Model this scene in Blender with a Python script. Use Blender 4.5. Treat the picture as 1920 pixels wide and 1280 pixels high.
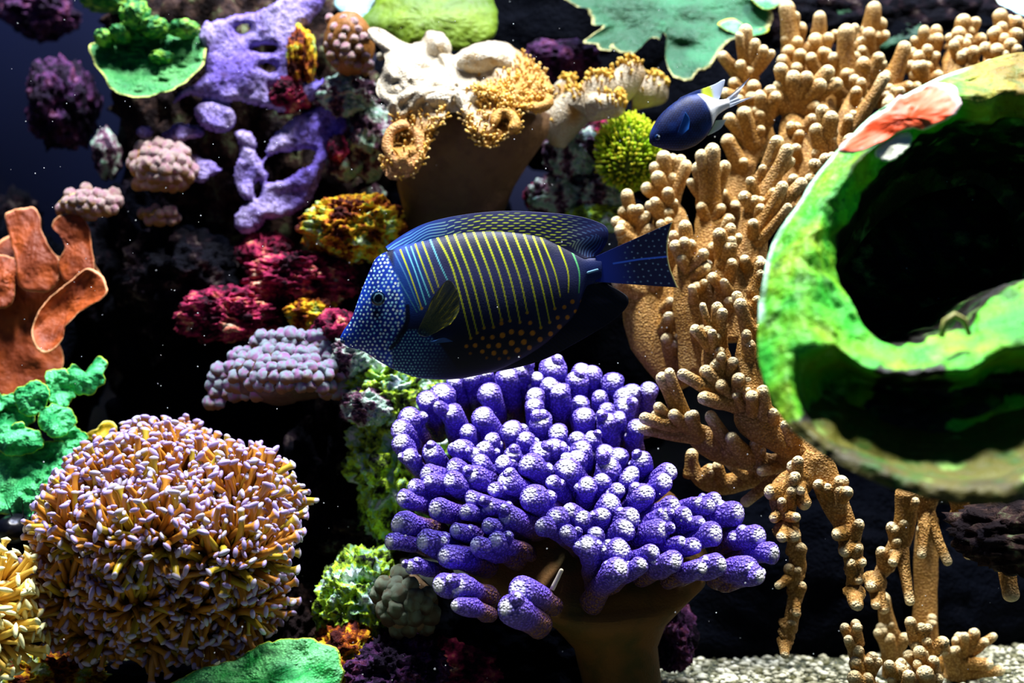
import bpy, math, random
import numpy as np
from mathutils import Vector

for o in list(bpy.data.objects):
    bpy.data.objects.remove(o)
scene = bpy.context.scene
COL = scene.collection
rng = random.Random(7)
nrg = np.random.default_rng(11)

# ------------------------------------------------------------------ camera
CAM_Y, CAM_Z, FPX = -1.07, 0.30, 2666.7
cam_d = bpy.data.cameras.new('camera')
cam_d.sensor_width = 36.0
cam_d.lens = 50.0
cam_d.clip_start = 0.02
cam_d.dof.use_dof = True
cam_d.dof.focus_distance = 1.09
cam_d.dof.aperture_fstop = 4.5
cam = bpy.data.objects.new('camera', cam_d)
cam.location = (0, CAM_Y, CAM_Z)
cam.rotation_euler = (math.radians(90), 0, 0)
COL.objects.link(cam)
scene.camera = cam

# ------------------------------------------------------------------ world and lamps
w = bpy.data.worlds.new('water_light')
scene.world = w
w.use_nodes = True
w.node_tree.nodes['Background'].inputs[0].default_value = (0.03, 0.12, 0.42, 1)
w.node_tree.nodes['Background'].inputs[1].default_value = 0.17


def area(name, loc, target, size, power, col):
    d = bpy.data.lights.new(name, 'AREA')
    d.shape = 'RECTANGLE'
    d.size, d.size_y = size
    d.energy = power
    d.color = col
    o = bpy.data.objects.new(name, d)
    o.location = loc
    dv = Vector(target) - Vector(loc)
    o.rotation_euler = dv.to_track_quat('-Z', 'Y').to_euler()
    COL.objects.link(o)
    return o


area('tank_lamp', (-0.34, -0.16, 2.3), (-0.22, 0.16, 0.3), (0.20, 0.20), 62, (0.95, 0.97, 1.0))
area('tank_lamp', (0.46, -0.12, 2.3), (0.28, 0.18, 0.3), (0.20, 0.20), 62, (1.0, 0.96, 0.90))
area('blue_tank_lamp', (0.10, 0.45, 2.3), (0.1, 0.15, 0.2), (0.5, 0.16), 44, (0.62, 0.70, 1.0))
area('added_side_fill', (1.25, 0.12, 1.8), (0.3, 0.12, 0.05), (0.2, 0.2), 15, (1.0, 0.97, 0.92))  # added fill to brighten the lower right corals, not a tank fixture

vs = scene.view_settings
vs.view_transform = 'Standard'
vs.look = 'None'
vs.gamma = 1.0
vs.use_curve_mapping = False
vs.exposure = 0.35


# ------------------------------------------------------------------ helpers: projection, noise, colour
def P(px, py, Y):
    px = np.asarray(px, float); py = np.asarray(py, float); Y = np.asarray(Y, float)
    d = Y - CAM_Y
    return np.stack(np.broadcast_arrays((px - 960.0) * d / FPX, Y, CAM_Z - (py - 640.0) * d / FPX), -1)


def mpp(Y):
    return (Y - CAM_Y) / FPX


def lin(c):
    c = np.asarray(c, float) / 255.0
    return np.where(c <= 0.04045, c / 12.92, ((c + 0.055) / 1.055) ** 2.4)


def S(r, g, b):
    return lin((r, g, b))


def _h(i, j, k, s):
    n = (i.astype(np.int64) * 374761393 + j.astype(np.int64) * 668265263 + k.astype(np.int64) * 2147483647 + s * 974711) & 0xFFFFFFFF
    n = ((n ^ (n >> 13)) * 1274126177) & 0xFFFFFFFF
    n = ((n ^ (n >> 16)) * 2246822519) & 0xFFFFFFFF
    return ((n ^ (n >> 15)) & 0xFFFF) / 65535.0


def vnoise(p, seed=0):
    p = np.asarray(p, float)
    i = np.floor(p).astype(np.int64)
    f = p - i
    f = f * f * (3 - 2 * f)
    r = 0
    for a in (0, 1):
        for b in (0, 1):
            for c in (0, 1):
                wgt = (f[..., 0] if a else 1 - f[..., 0]) * (f[..., 1] if b else 1 - f[..., 1]) * (f[..., 2] if c else 1 - f[..., 2])
                r = r + wgt * _h(i[..., 0] + a, i[..., 1] + b, i[..., 2] + c, seed)
    return r * 2 - 1


def fbm(p, octv=4, seed=0, gain=0.5):
    r, a, t = 0, 1.0, 0
    p = np.asarray(p, float)
    for o in range(octv):
        r = r + a * vnoise(p, seed + o * 17)
        t += a
        a *= gain
        p = p * 2.03
    return r / t


def sstep(a, b, x):
    t = np.clip((x - a) / (b - a), 0, 1)
    return t * t * (3 - 2 * t)


def mix(a, b, f):
    f = np.asarray(f)[..., None]
    return np.asarray(a) * (1 - f) + np.asarray(b) * f


def catmull(pts, n, closed=False):
    p = np.asarray(pts, float)
    m = len(p)
    if closed:
        t = np.linspace(0, m, n, endpoint=False)
        i = np.floor(t).astype(int)
        f = (t - i)[:, None]
        g = lambda k: p[(i + k) % m]
    else:
        t = np.linspace(0, m - 1, n)
        i = np.minimum(np.floor(t).astype(int), m - 2)
        f = (t - i)[:, None]
        g = lambda k: p[np.clip(i + k, 0, m - 1)]
    a, b, c, d = g(-1), g(0), g(1), g(2)
    return 0.5 * (2 * b + (c - a) * f + (2 * a - 5 * b + 4 * c - d) * f * f + (3 * b - a - 3 * c + d) * f ** 3)


def inpoly(x, y, poly):
    r = np.zeros(np.shape(x), bool)
    j = len(poly) - 1
    for i in range(len(poly)):
        xi, yi = poly[i]; xj, yj = poly[j]
        if yi != yj:
            r ^= ((yi > y) != (yj > y)) & (x < (xj - xi) * (y - yi) / (yj - yi) + xi)
        j = i
    return r


# ------------------------------------------------------------------ helpers: objects
def root(name, label, cat, loc, group=None):
    o = bpy.data.objects.new(name, None)
    o.empty_display_size = 0.01
    o.location = Vector([float(q) for q in loc])
    COL.objects.link(o)
    o['label'] = label
    o['category'] = cat
    if group:
        o['group'] = group
    return o


def origin_of(parent):
    v = Vector((0, 0, 0))
    while parent is not None:
        v = v + parent.location
        parent = parent.parent
    return np.array(v)


def mesh_of(name, v, f, cols=None, m=None):
    me = bpy.data.meshes.new(name)
    me.from_pydata(np.asarray(v, float).tolist(), [], f if isinstance(f, list) else f.tolist(), shade_flat=False)
    if cols is not None:
        a = me.color_attributes.new('Col', 'FLOAT_COLOR', 'POINT')
        c4 = np.ones((len(v), 4), np.float32)
        cols = np.asarray(cols)
        c4[:, :cols.shape[-1]] = np.broadcast_to(cols, (len(v), cols.shape[-1]))
        a.data.foreach_set('color', c4.ravel())
    if m is not None:
        me.materials.append(m)
    return me


def part(name, v, f, cols, m, parent, kind=None, label=None):
    me = mesh_of(name, np.asarray(v) - origin_of(parent), f, cols, m)
    o = bpy.data.objects.new(name, me)
    o.parent = parent
    COL.objects.link(o)
    if kind:
        o['kind'] = kind
    if label:
        o['label'] = label
    return o


def single(name, v, f, cols, m, label=None, cat=None, group=None, kind=None):
    v = np.asarray(v)
    base = np.array([(v[:, 0].min() + v[:, 0].max()) / 2, (v[:, 1].min() + v[:, 1].max()) / 2, v[:, 2].min()])
    o = bpy.data.objects.new(name, mesh_of(name, v - base, f, cols, m))
    o.location = base
    COL.objects.link(o)
    if label:
        o['label'] = label
    if cat:
        o['category'] = cat
    if group:
        o['group'] = group
    if kind:
        o['kind'] = kind
    return o


class Acc:
    def __init__(s):
        s.v, s.f, s.c, s.n = [], [], [], 0

    def add(s, v, f, c):
        s.v.append(v)
        s.f += [tuple(i + s.n for i in q) for q in f]
        s.c.append(np.broadcast_to(c, (len(v), 3)))
        s.n += len(v)

    def out(s):
        return np.concatenate(s.v), s.f, np.concatenate(s.c)


# ------------------------------------------------------------------ helpers: shapes
_tf = {}


def tube_faces(n, seg):
    if (n, seg) not in _tf:
        f = []
        for i in range(n - 1):
            for j in range(seg):
                k = (j + 1) % seg
                f.append((i * seg + j, i * seg + k, (i + 1) * seg + k, (i + 1) * seg + j))
        e = n * seg
        for j in range(seg):
            f.append(((n - 1) * seg + j, (n - 1) * seg + (j + 1) % seg, e))
        f.append(tuple(reversed(range(seg))))
        _tf[(n, seg)] = f
    return _tf[(n, seg)]


def tube(path, rad, seg=10, flat=1.0, pole=None, rad2=None):
    path = np.asarray(path, float)
    rad = np.asarray(rad, float)
    n = len(path)
    T = np.gradient(path, axis=0)
    T /= np.linalg.norm(T, axis=1)[:, None] + 1e-12
    ref = np.array([0, 1.0, 0])
    if abs(T[0] @ ref) > 0.9:
        ref = np.array([0, 0, 1.0])
    s = np.cross(T[0], ref)
    s /= np.linalg.norm(s)
    a = np.linspace(0, 2 * math.pi, seg, endpoint=False)
    rows = []
    for i in range(n):
        s = s - T[i] * (s @ T[i])
        s /= np.linalg.norm(s)
        nn = np.cross(T[i], s)
        r2 = rad[i] * flat if rad2 is None else rad2[i]
        rows.append(path[i] + np.outer(np.cos(a) * rad[i], s) - np.outer(np.sin(a) * r2, nn))
    v = np.concatenate(rows)
    v = np.concatenate([v, [path[-1] + T[-1] * rad[-1] * 0.25 if pole is None else pole]])
    return v, tube_faces(n, seg)


def finger(b, t, r, flare=0.4, bend=None, seg=11, wob=0.10, seed=0, flat=1.0, tipk=1.0):
    b = np.asarray(b, float); t = np.asarray(t, float)
    L = np.linalg.norm(t - b)
    h = min(r / max(L, 1e-6) * tipk, 0.7)
    m = (b + t) / 2 + (0 if bend is None else np.asarray(bend))
    sb = np.linspace(0, 1 - h, 6)
    ang = np.radians([16, 32, 47, 60, 71, 81])
    s = np.concatenate([sb, 1 - h + h * np.sin(ang)])
    rr = np.concatenate([r * (1 + flare * (1 - sb / (1 - h)) ** 2), r * np.cos(ang)])
    path = ((1 - s) ** 2)[:, None] * b + (2 * s * (1 - s))[:, None] * m + (s ** 2)[:, None] * t
    v, f = tube(path, rr, seg, flat, pole=t)
    c = np.concatenate([np.repeat(path, seg, 0), [t]])
    nz = vnoise(v / (r * 1.3), seed + 3)
    v = c + (v - c) * (1 + wob * nz)[:, None]
    tt = np.concatenate([np.repeat(s, seg), [1.0]])
    return v, f, tt


def ring_faces(nr, ns):
    f = []
    for i in range(nr - 1):
        for j in range(ns):
            k = (j + 1) % ns
            f.append((i * ns + j, i * ns + k, (i + 1) * ns + k, (i + 1) * ns + j))
    return f


def sheet(outline, Y0, center=None, ty=0.0, tx=0.0, bulge=0.0, curl=0.0, amp=0.004, freq=40, amp2=0.0008, freq2=260,
          thick=0.006, nr=26, ns=150, jag=2.0, jagf=0.05, seed=0, colf=None, folds=None):
    """A thin living plate: closed front and back skins around an outline."""
    o = catmull(outline, ns, True)
    c = np.mean(o, 0) if center is None else np.array(center, float)
    if jag:
        q = np.concatenate([o * jagf, np.zeros((ns, 1))], 1)
        o = o + (o - c) / (np.linalg.norm(o - c, axis=1)[:, None] + 1e-6) * (fbm(q, 3, seed + 5) * jag * 2)[:, None]
    s = np.concatenate([np.linspace(0.02, 0.9, nr - 5), [0.94, 0.965, 0.985, 0.996, 1.0]])
    q2 = c + (o - c)[None] * s[:, None, None]
    X, Z = q2[..., 0], q2[..., 1]
    ss = np.broadcast_to(s[:, None], X.shape)
    k = mpp(Y0)
    Y = Y0 - ty * (Z - c[1]) * k + tx * (X - c[0]) * k - bulge * (1 - ss ** 2) - curl * ss ** 5
    w0 = P(X, Z, Y)
    nz = fbm(w0 * freq, 3, seed)
    Y = Y - amp * nz
    if folds is not None:
        Y = Y + folds(X, Z, ss)
    Y = Y - amp2 * (1 - np.abs(fbm(w0 * freq2, 2, seed + 9)) * 2)
    lip = thick * 0.5 * np.sqrt(np.clip(1 - ((ss - 0.9) / 0.1).clip(0, 1) ** 2, 0, 1))
    F = P(X, Z, Y - lip)
    B = P(X, Z, Y + lip + 1e-5)
    n = X.size
    fv = F.reshape(-1, 3)
    bv = B.reshape(-1, 3)
    f = ring_faces(nr, ns)
    fb = [tuple(reversed([i + n for i in q])) for q in f]
    rim = [((nr - 1) * ns + j, (nr - 1) * ns + (j + 1) % ns, n + (nr - 1) * ns + (j + 1) % ns, n + (nr - 1) * ns + j) for j in range(ns)]
    v = np.concatenate([fv, bv])
    f = [tuple(reversed(q)) for q in f] + [tuple(reversed(q)) for q in fb] + rim
    f.append(tuple(range(ns)))
    f.append(tuple(reversed(range(n, n + ns))))
    info = dict(x=np.concatenate([X.ravel()] * 2), y=np.concatenate([Z.ravel()] * 2), s=np.concatenate([ss.ravel()] * 2), p=v)
    cols = colf(info) if colf else np.ones((len(v), 3))
    return v, f, cols


_ico = {}


def ico(sub):
    if sub not in _ico:
        import bmesh
        bm = bmesh.new()
        bmesh.ops.create_icosphere(bm, subdivisions=sub, radius=1.0)
        v = np.array([q.co[:] for q in bm.verts])
        f = [tuple(x.index for x in q.verts) for q in bm.faces]
        bm.free()
        _ico[sub] = (v, f)
    return _ico[sub]


def lump(px, py, Y, rx, ry, rd, sub=5, amp=0.28, freq=2.2, ridge=0.0, seed=0, fine=0.05, rot=0.0):
    """A rugged rock: rx, ry in photo pixels at its depth, rd in metres."""
    v, f = ico(sub)
    k = mpp(Y)
    n1 = fbm(v * freq + seed * 3.7, 4, seed)
    n2 = 1 - np.abs(fbm(v * freq * 2.1 + seed, 3, seed + 40)) * 2.4
    n3 = fbm(v * freq * 7 + seed, 3, seed + 80)
    r = 1 + amp * n1 * 1.6 + ridge * n2 + fine * n3 * 2
    q = v * r[:, None]
    x, z = q[:, 0] * rx * k, q[:, 2] * ry * k
    ca, sa = math.cos(rot), math.sin(rot)
    c = P(px, py, Y)
    return np.stack([c[0] + x * ca - z * sa, c[1] + q[:, 1] * rd, c[2] + x * sa + z * ca], -1), f


def loft(rings, ns=40, cap=True):
    """rings: (cx, cy, Y, rx_px, rd_m, tilt)"""
    a = np.linspace(0, 2 * math.pi, ns, endpoint=False)
    rows = []
    for cx, cy, Y, rx, rd, tilt in rings:
        c = P(cx, cy, Y)
        rows.append(np.stack([c[0] + np.cos(a) * rx * mpp(Y), c[1] + np.sin(a) * rd, c[2] + np.sin(a) * rd * tilt], -1))
    v = np.concatenate(rows)
    n = len(rings)
    f = ring_faces(n, ns)
    f.append(tuple(reversed(range(ns))))
    f.append(tuple(range((n - 1) * ns, n * ns)))
    return v, f


# ------------------------------------------------------------------ materials
def mk(name, col=None, cells=None, spots=None, bumps=(), rough=0.6, spec=0.3, sheen=0.0, sss=0.0, alpha=None, palette=None, coat=0.0):
    m = bpy.data.materials.new(name)
    m.use_nodes = True
    nt = m.node_tree
    N, L = nt.nodes, nt.links
    bs = N['Principled BSDF']
    bs.inputs['Roughness'].default_value = rough
    bs.inputs['Specular IOR Level'].default_value = spec
    tc = N.new('ShaderNodeTexCoord')
    co = tc.outputs['Object']
    if palette:
        scale, stops, det = palette
        nz = N.new('ShaderNodeTexNoise')
        nz.inputs['Scale'].default_value = scale
        nz.inputs['Detail'].default_value = det
        nz.inputs['Roughness'].default_value = 0.62
        L.new(co, nz.inputs['Vector'])
        rp = N.new('ShaderNodeValToRGB')
        rp.color_ramp.interpolation = 'LINEAR'
        el = rp.color_ramp.elements
        while len(el) < len(stops):
            el.new(0.5)
        for e, (p_, c_) in zip(el, stops):
            e.position = p_
            e.color = (*S(*c_), 1)
        L.new(nz.outputs['Fac'], rp.inputs['Fac'])
        cur = rp.outputs['Color']
    elif col is None:
        at = N.new('ShaderNodeAttribute')
        at.attribute_name = 'Col'
        cur = at.outputs['Color']
    else:
        rg = N.new('ShaderNodeRGB')
        rg.outputs[0].default_value = (*S(*col), 1)
        cur = rg.outputs[0]

    def blend(cur, fac_out, c2, mode='MIX'):
        mx = N.new('ShaderNodeMix')
        mx.data_type = 'RGBA'
        mx.blend_type = mode
        L.new(fac_out, mx.inputs[0])
        L.new(cur, mx.inputs[6])
        mx.inputs[7].default_value = (*S(*c2), 1)
        return mx.outputs[2]

    def rangemap(out, a, b, lo, hi):
        mr = N.new('ShaderNodeMapRange')
        mr.inputs['From Min'].default_value = a
        mr.inputs['From Max'].default_value = b
        mr.inputs['To Min'].default_value = lo
        mr.inputs['To Max'].default_value = hi
        L.new(out, mr.inputs['Value'])
        return mr.outputs[0]

    for sc, c2, a, b, amt, mode in (cells or ()):
        vo = N.new('ShaderNodeTexVoronoi')
        vo.inputs['Scale'].default_value = sc
        L.new(co, vo.inputs['Vector'])
        fo = rangemap(vo.outputs['Distance'], a, b, 0, amt)
        if col is None and not palette:
            mm = N.new('ShaderNodeMath')
            mm.operation = 'MULTIPLY'
            L.new(fo, mm.inputs[0])
            L.new(at.outputs['Alpha'], mm.inputs[1])
            fo = mm.outputs[0]
        cur = blend(cur, fo, c2, mode)
    for sc, c2, a, b, amt, mode in (spots or ()):
        nz = N.new('ShaderNodeTexNoise')
        nz.inputs['Scale'].default_value = sc
        nz.inputs['Detail'].default_value = 4
        L.new(co, nz.inputs['Vector'])
        cur = blend(cur, rangemap(nz.outputs['Fac'], a, b, 0, amt), c2, mode)
    L.new(cur, bs.inputs['Base Color'])
    nrm = None
    for kind, sc, dist in bumps:
        if kind == 'cell':
            t = N.new('ShaderNodeTexVoronoi')
            t.inputs['Scale'].default_value = sc
            h = rangemap(t.outputs['Distance'], 0.0, 0.7, 1, 0)
        else:
            t = N.new('ShaderNodeTexNoise')
            t.inputs['Scale'].default_value = sc
            t.inputs['Detail'].default_value = 5
            h = t.outputs['Fac']
        L.new(co, t.inputs['Vector'])
        bp = N.new('ShaderNodeBump')
        bp.inputs['Strength'].default_value = 1.0
        bp.inputs['Distance'].default_value = dist
        L.new(h, bp.inputs['Height'])
        if nrm:
            L.new(nrm, bp.inputs['Normal'])
        nrm = bp.outputs['Normal']
    if nrm:
        L.new(nrm, bs.inputs['Normal'])
    if sss:
        bs.inputs['Subsurface Weight'].default_value = sss
        bs.inputs['Subsurface Radius'].default_value = (0.006, 0.004, 0.003)
        bs.inputs['Subsurface Scale'].default_value = 0.5
    if alpha is not None:
        bs.inputs['Alpha'].default_value = alpha
    if coat:
        bs.inputs['Coat Weight'].default_value = coat
        bs.inputs['Coat Roughness'].default_value = 0.25
    return m


M = {}
M['leather'] = mk('tan_leather_skin', cells=[(480, (128, 84, 22), 0.2, 0.6, 0.75, 'MIX')], bumps=[('cell', 520, 0.0009), ('noise', 60, 0.002)], rough=0.65)
M['purple'] = mk('violet_polyp_skin', cells=[(430, (46, 22, 110), 0.25, 0.62, 0.75, 'MIX')], bumps=[('cell', 430, 0.002)], rough=0.55)
M['tan'] = mk('tan_stalk_skin', col=(112, 76, 28), spots=[(35, (66, 62, 20), 0.45, 0.65, 0.8, 'MIX')], bumps=[('noise', 500, 0.0008)], rough=0.7)
M['fish'] = mk('fish_skin', rough=0.5, spec=0.18, bumps=[('noise', 900, 0.00015)])
M['fin'] = mk('fish_fin', rough=0.5, spec=0.15)
M['clearfin'] = mk('clear_fin', rough=0.4, spec=0.3, alpha=0.6)
M['eye'] = mk('fish_eye', rough=0.08, spec=0.6)
M['plate'] = mk('plate_skin', cells=[(420, (0, 60, 30), 0.3, 0.65, 0.35, 'MIX')], bumps=[('cell', 420, 0.0008), ('noise', 120, 0.0015)], rough=0.65)
M['encrust'] = mk('lilac_crust', spots=[(300, (60, 40, 84), 0.5, 0.66, 0.7, 'MIX')], bumps=[('noise', 420, 0.0035), ('noise', 90, 0.003)], rough=0.8, spec=0.1)
M['smooth'] = mk('smooth_skin', bumps=[('noise', 160, 0.0018)], spots=[(150, (60, 20, 0), 0.55, 0.75, 0.35, 'MIX')], rough=0.6)
M['knob'] = mk('knob_skin', cells=[(800, (150, 190, 190), 0.0, 0.28, 0.0, 'MIX')], bumps=[('cell', 900, 0.0011)], rough=0.65)
M['hammer'] = mk('tentacle_skin', rough=0.35, spec=0.45, sss=0.0)
M['toad'] = mk('leather_cap_skin', bumps=[('cell', 480, 0.0008), ('noise', 60, 0.002)], cells=[(480, (150, 120, 60), 0.3, 0.7, 0.3, 'MIX')], rough=0.6)
M['stalk'] = mk('leather_stalk_skin', bumps=[('noise', 70, 0.003)], spots=[(60, (60, 34, 20), 0.5, 0.75, 0.6, 'MIX')], rough=0.7)
M['ring'] = mk('green_tube_crust', spots=[(60, (20, 92, 10), 0.52, 0.70, 0.8, 'MIX'), (45, (170, 235, 120), 0.60, 0.75, 0.6, 'MIX')], bumps=[('noise', 130, 0.004)], rough=0.6)
M['polyp'] = mk('polyp_skin', rough=0.5)
M['spine'] = mk('spine', col=(8, 9, 16), rough=0.3)
rb = [('noise', 260, 0.004), ('noise', 60, 0.005)]


def rockmat(name, scale, stops, det=6, rough=0.8, spec=0.15):
    return mk(name, palette=(scale, stops, det), bumps=rb, rough=rough, spec=spec)


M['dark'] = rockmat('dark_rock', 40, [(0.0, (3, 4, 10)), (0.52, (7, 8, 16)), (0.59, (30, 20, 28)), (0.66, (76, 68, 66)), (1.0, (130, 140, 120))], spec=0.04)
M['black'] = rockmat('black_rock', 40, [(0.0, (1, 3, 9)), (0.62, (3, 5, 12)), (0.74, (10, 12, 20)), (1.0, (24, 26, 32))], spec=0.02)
M['brown'] = rockmat('brown_rock', 45, [(0.0, (10, 6, 10)), (0.48, (26, 16, 18)), (0.58, (64, 46, 40)), (0.68, (100, 112, 80)), (1.0, (160, 140, 140))], spec=0.1)
M['crimson'] = rockmat('crimson_rock', 48, [(0.0, (10, 1, 8)), (0.43, (34, 3, 20)), (0.50, (110, 12, 52)), (0.57, (170, 40, 84)), (0.63, (196, 120, 90)), (0.70, (235, 220, 190)), (1.0, (250, 240, 220))])
M['yellow'] = rockmat('yellow_rock', 48, [(0.0, (18, 3, 10)), (0.42, (60, 14, 14)), (0.48, (150, 70, 16)), (0.54, (220, 170, 24)), (0.60, (150, 186, 60)), (0.66, (210, 226, 190)), (1.0, (250, 250, 250))])
M['lime'] = rockmat('lime_rock', 60, [(0.0, (8, 6, 16)), (0.38, (24, 28, 34)), (0.44, (110, 140, 50)), (0.50, (186, 226, 40)), (0.56, (140, 200, 150)), (0.62, (210, 226, 236)), (1.0, (250, 250, 250))])
M['pale'] = rockmat('pale_rock', 48, [(0.0, (10, 4, 14)), (0.44, (38, 20, 40)), (0.49, (120, 80, 104)), (0.55, (170, 190, 180)), (0.61, (110, 160, 130)), (0.67, (220, 222, 235)), (1.0, (255, 255, 255))])
M['mauve'] = rockmat('mauve_rock', 45, [(0.0, (6, 3, 14)), (0.47, (24, 10, 34)), (0.54, (84, 46, 94)), (0.60, (70, 16, 36)), (0.68, (170, 120, 176)), (1.0, (230, 220, 240))])
M['sand'] = mk('sand', palette=(260, [(0.0, (10, 14, 20)), (0.45, (30, 38, 36)), (0.56, (96, 100, 70)), (0.66, (190, 190, 160)), (1.0, (250, 250, 240))], 4), bumps=[('noise', 500, 0.002)], rough=0.85)
M['wall'] = mk('tank_back', palette=(6, [(0.0, (0, 6, 34)), (1.0, (2, 12, 48))], 2), rough=0.6)

# ------------------------------------------------------------------ setting
def slab(name, x0, x1, y0, y1, z0, z1, m):
    v = [(x, y, z) for x in (x0, x1) for y in (y0, y1) for z in (z0, z1)]
    f = [(0, 1, 3, 2), (4, 6, 7, 5), (0, 4, 5, 1), (2, 3, 7, 6), (0, 2, 6, 4), (1, 5, 7, 3)]
    return single(name, np.array(v), f, None, m, kind='structure')


slab('floor', -1.1, 1.1, -0.55, 0.90, -0.03, 0.0, M['sand'])
slab('wall_back', -1.1, 1.1, 0.88, 0.92, 0.0, 1.2, M['wall'])


# ------------------------------------------------------------------ rocks
def rock(px, py, Y, rx, ry, rd, m, label, sub=5, amp=0.25, freq=2.0, ridge=0.12, fine=0.05, seed=0, rot=0.0, name='reef_rock', group=None):
    v, f = lump(px, py, Y, rx, ry, rd, sub, amp, freq, ridge, seed, fine, rot)
    v[:, 2] = np.maximum(v[:, 2], 0.0005)
    return single(name, v, f, None, M[m], label, 'rock', group)


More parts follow.
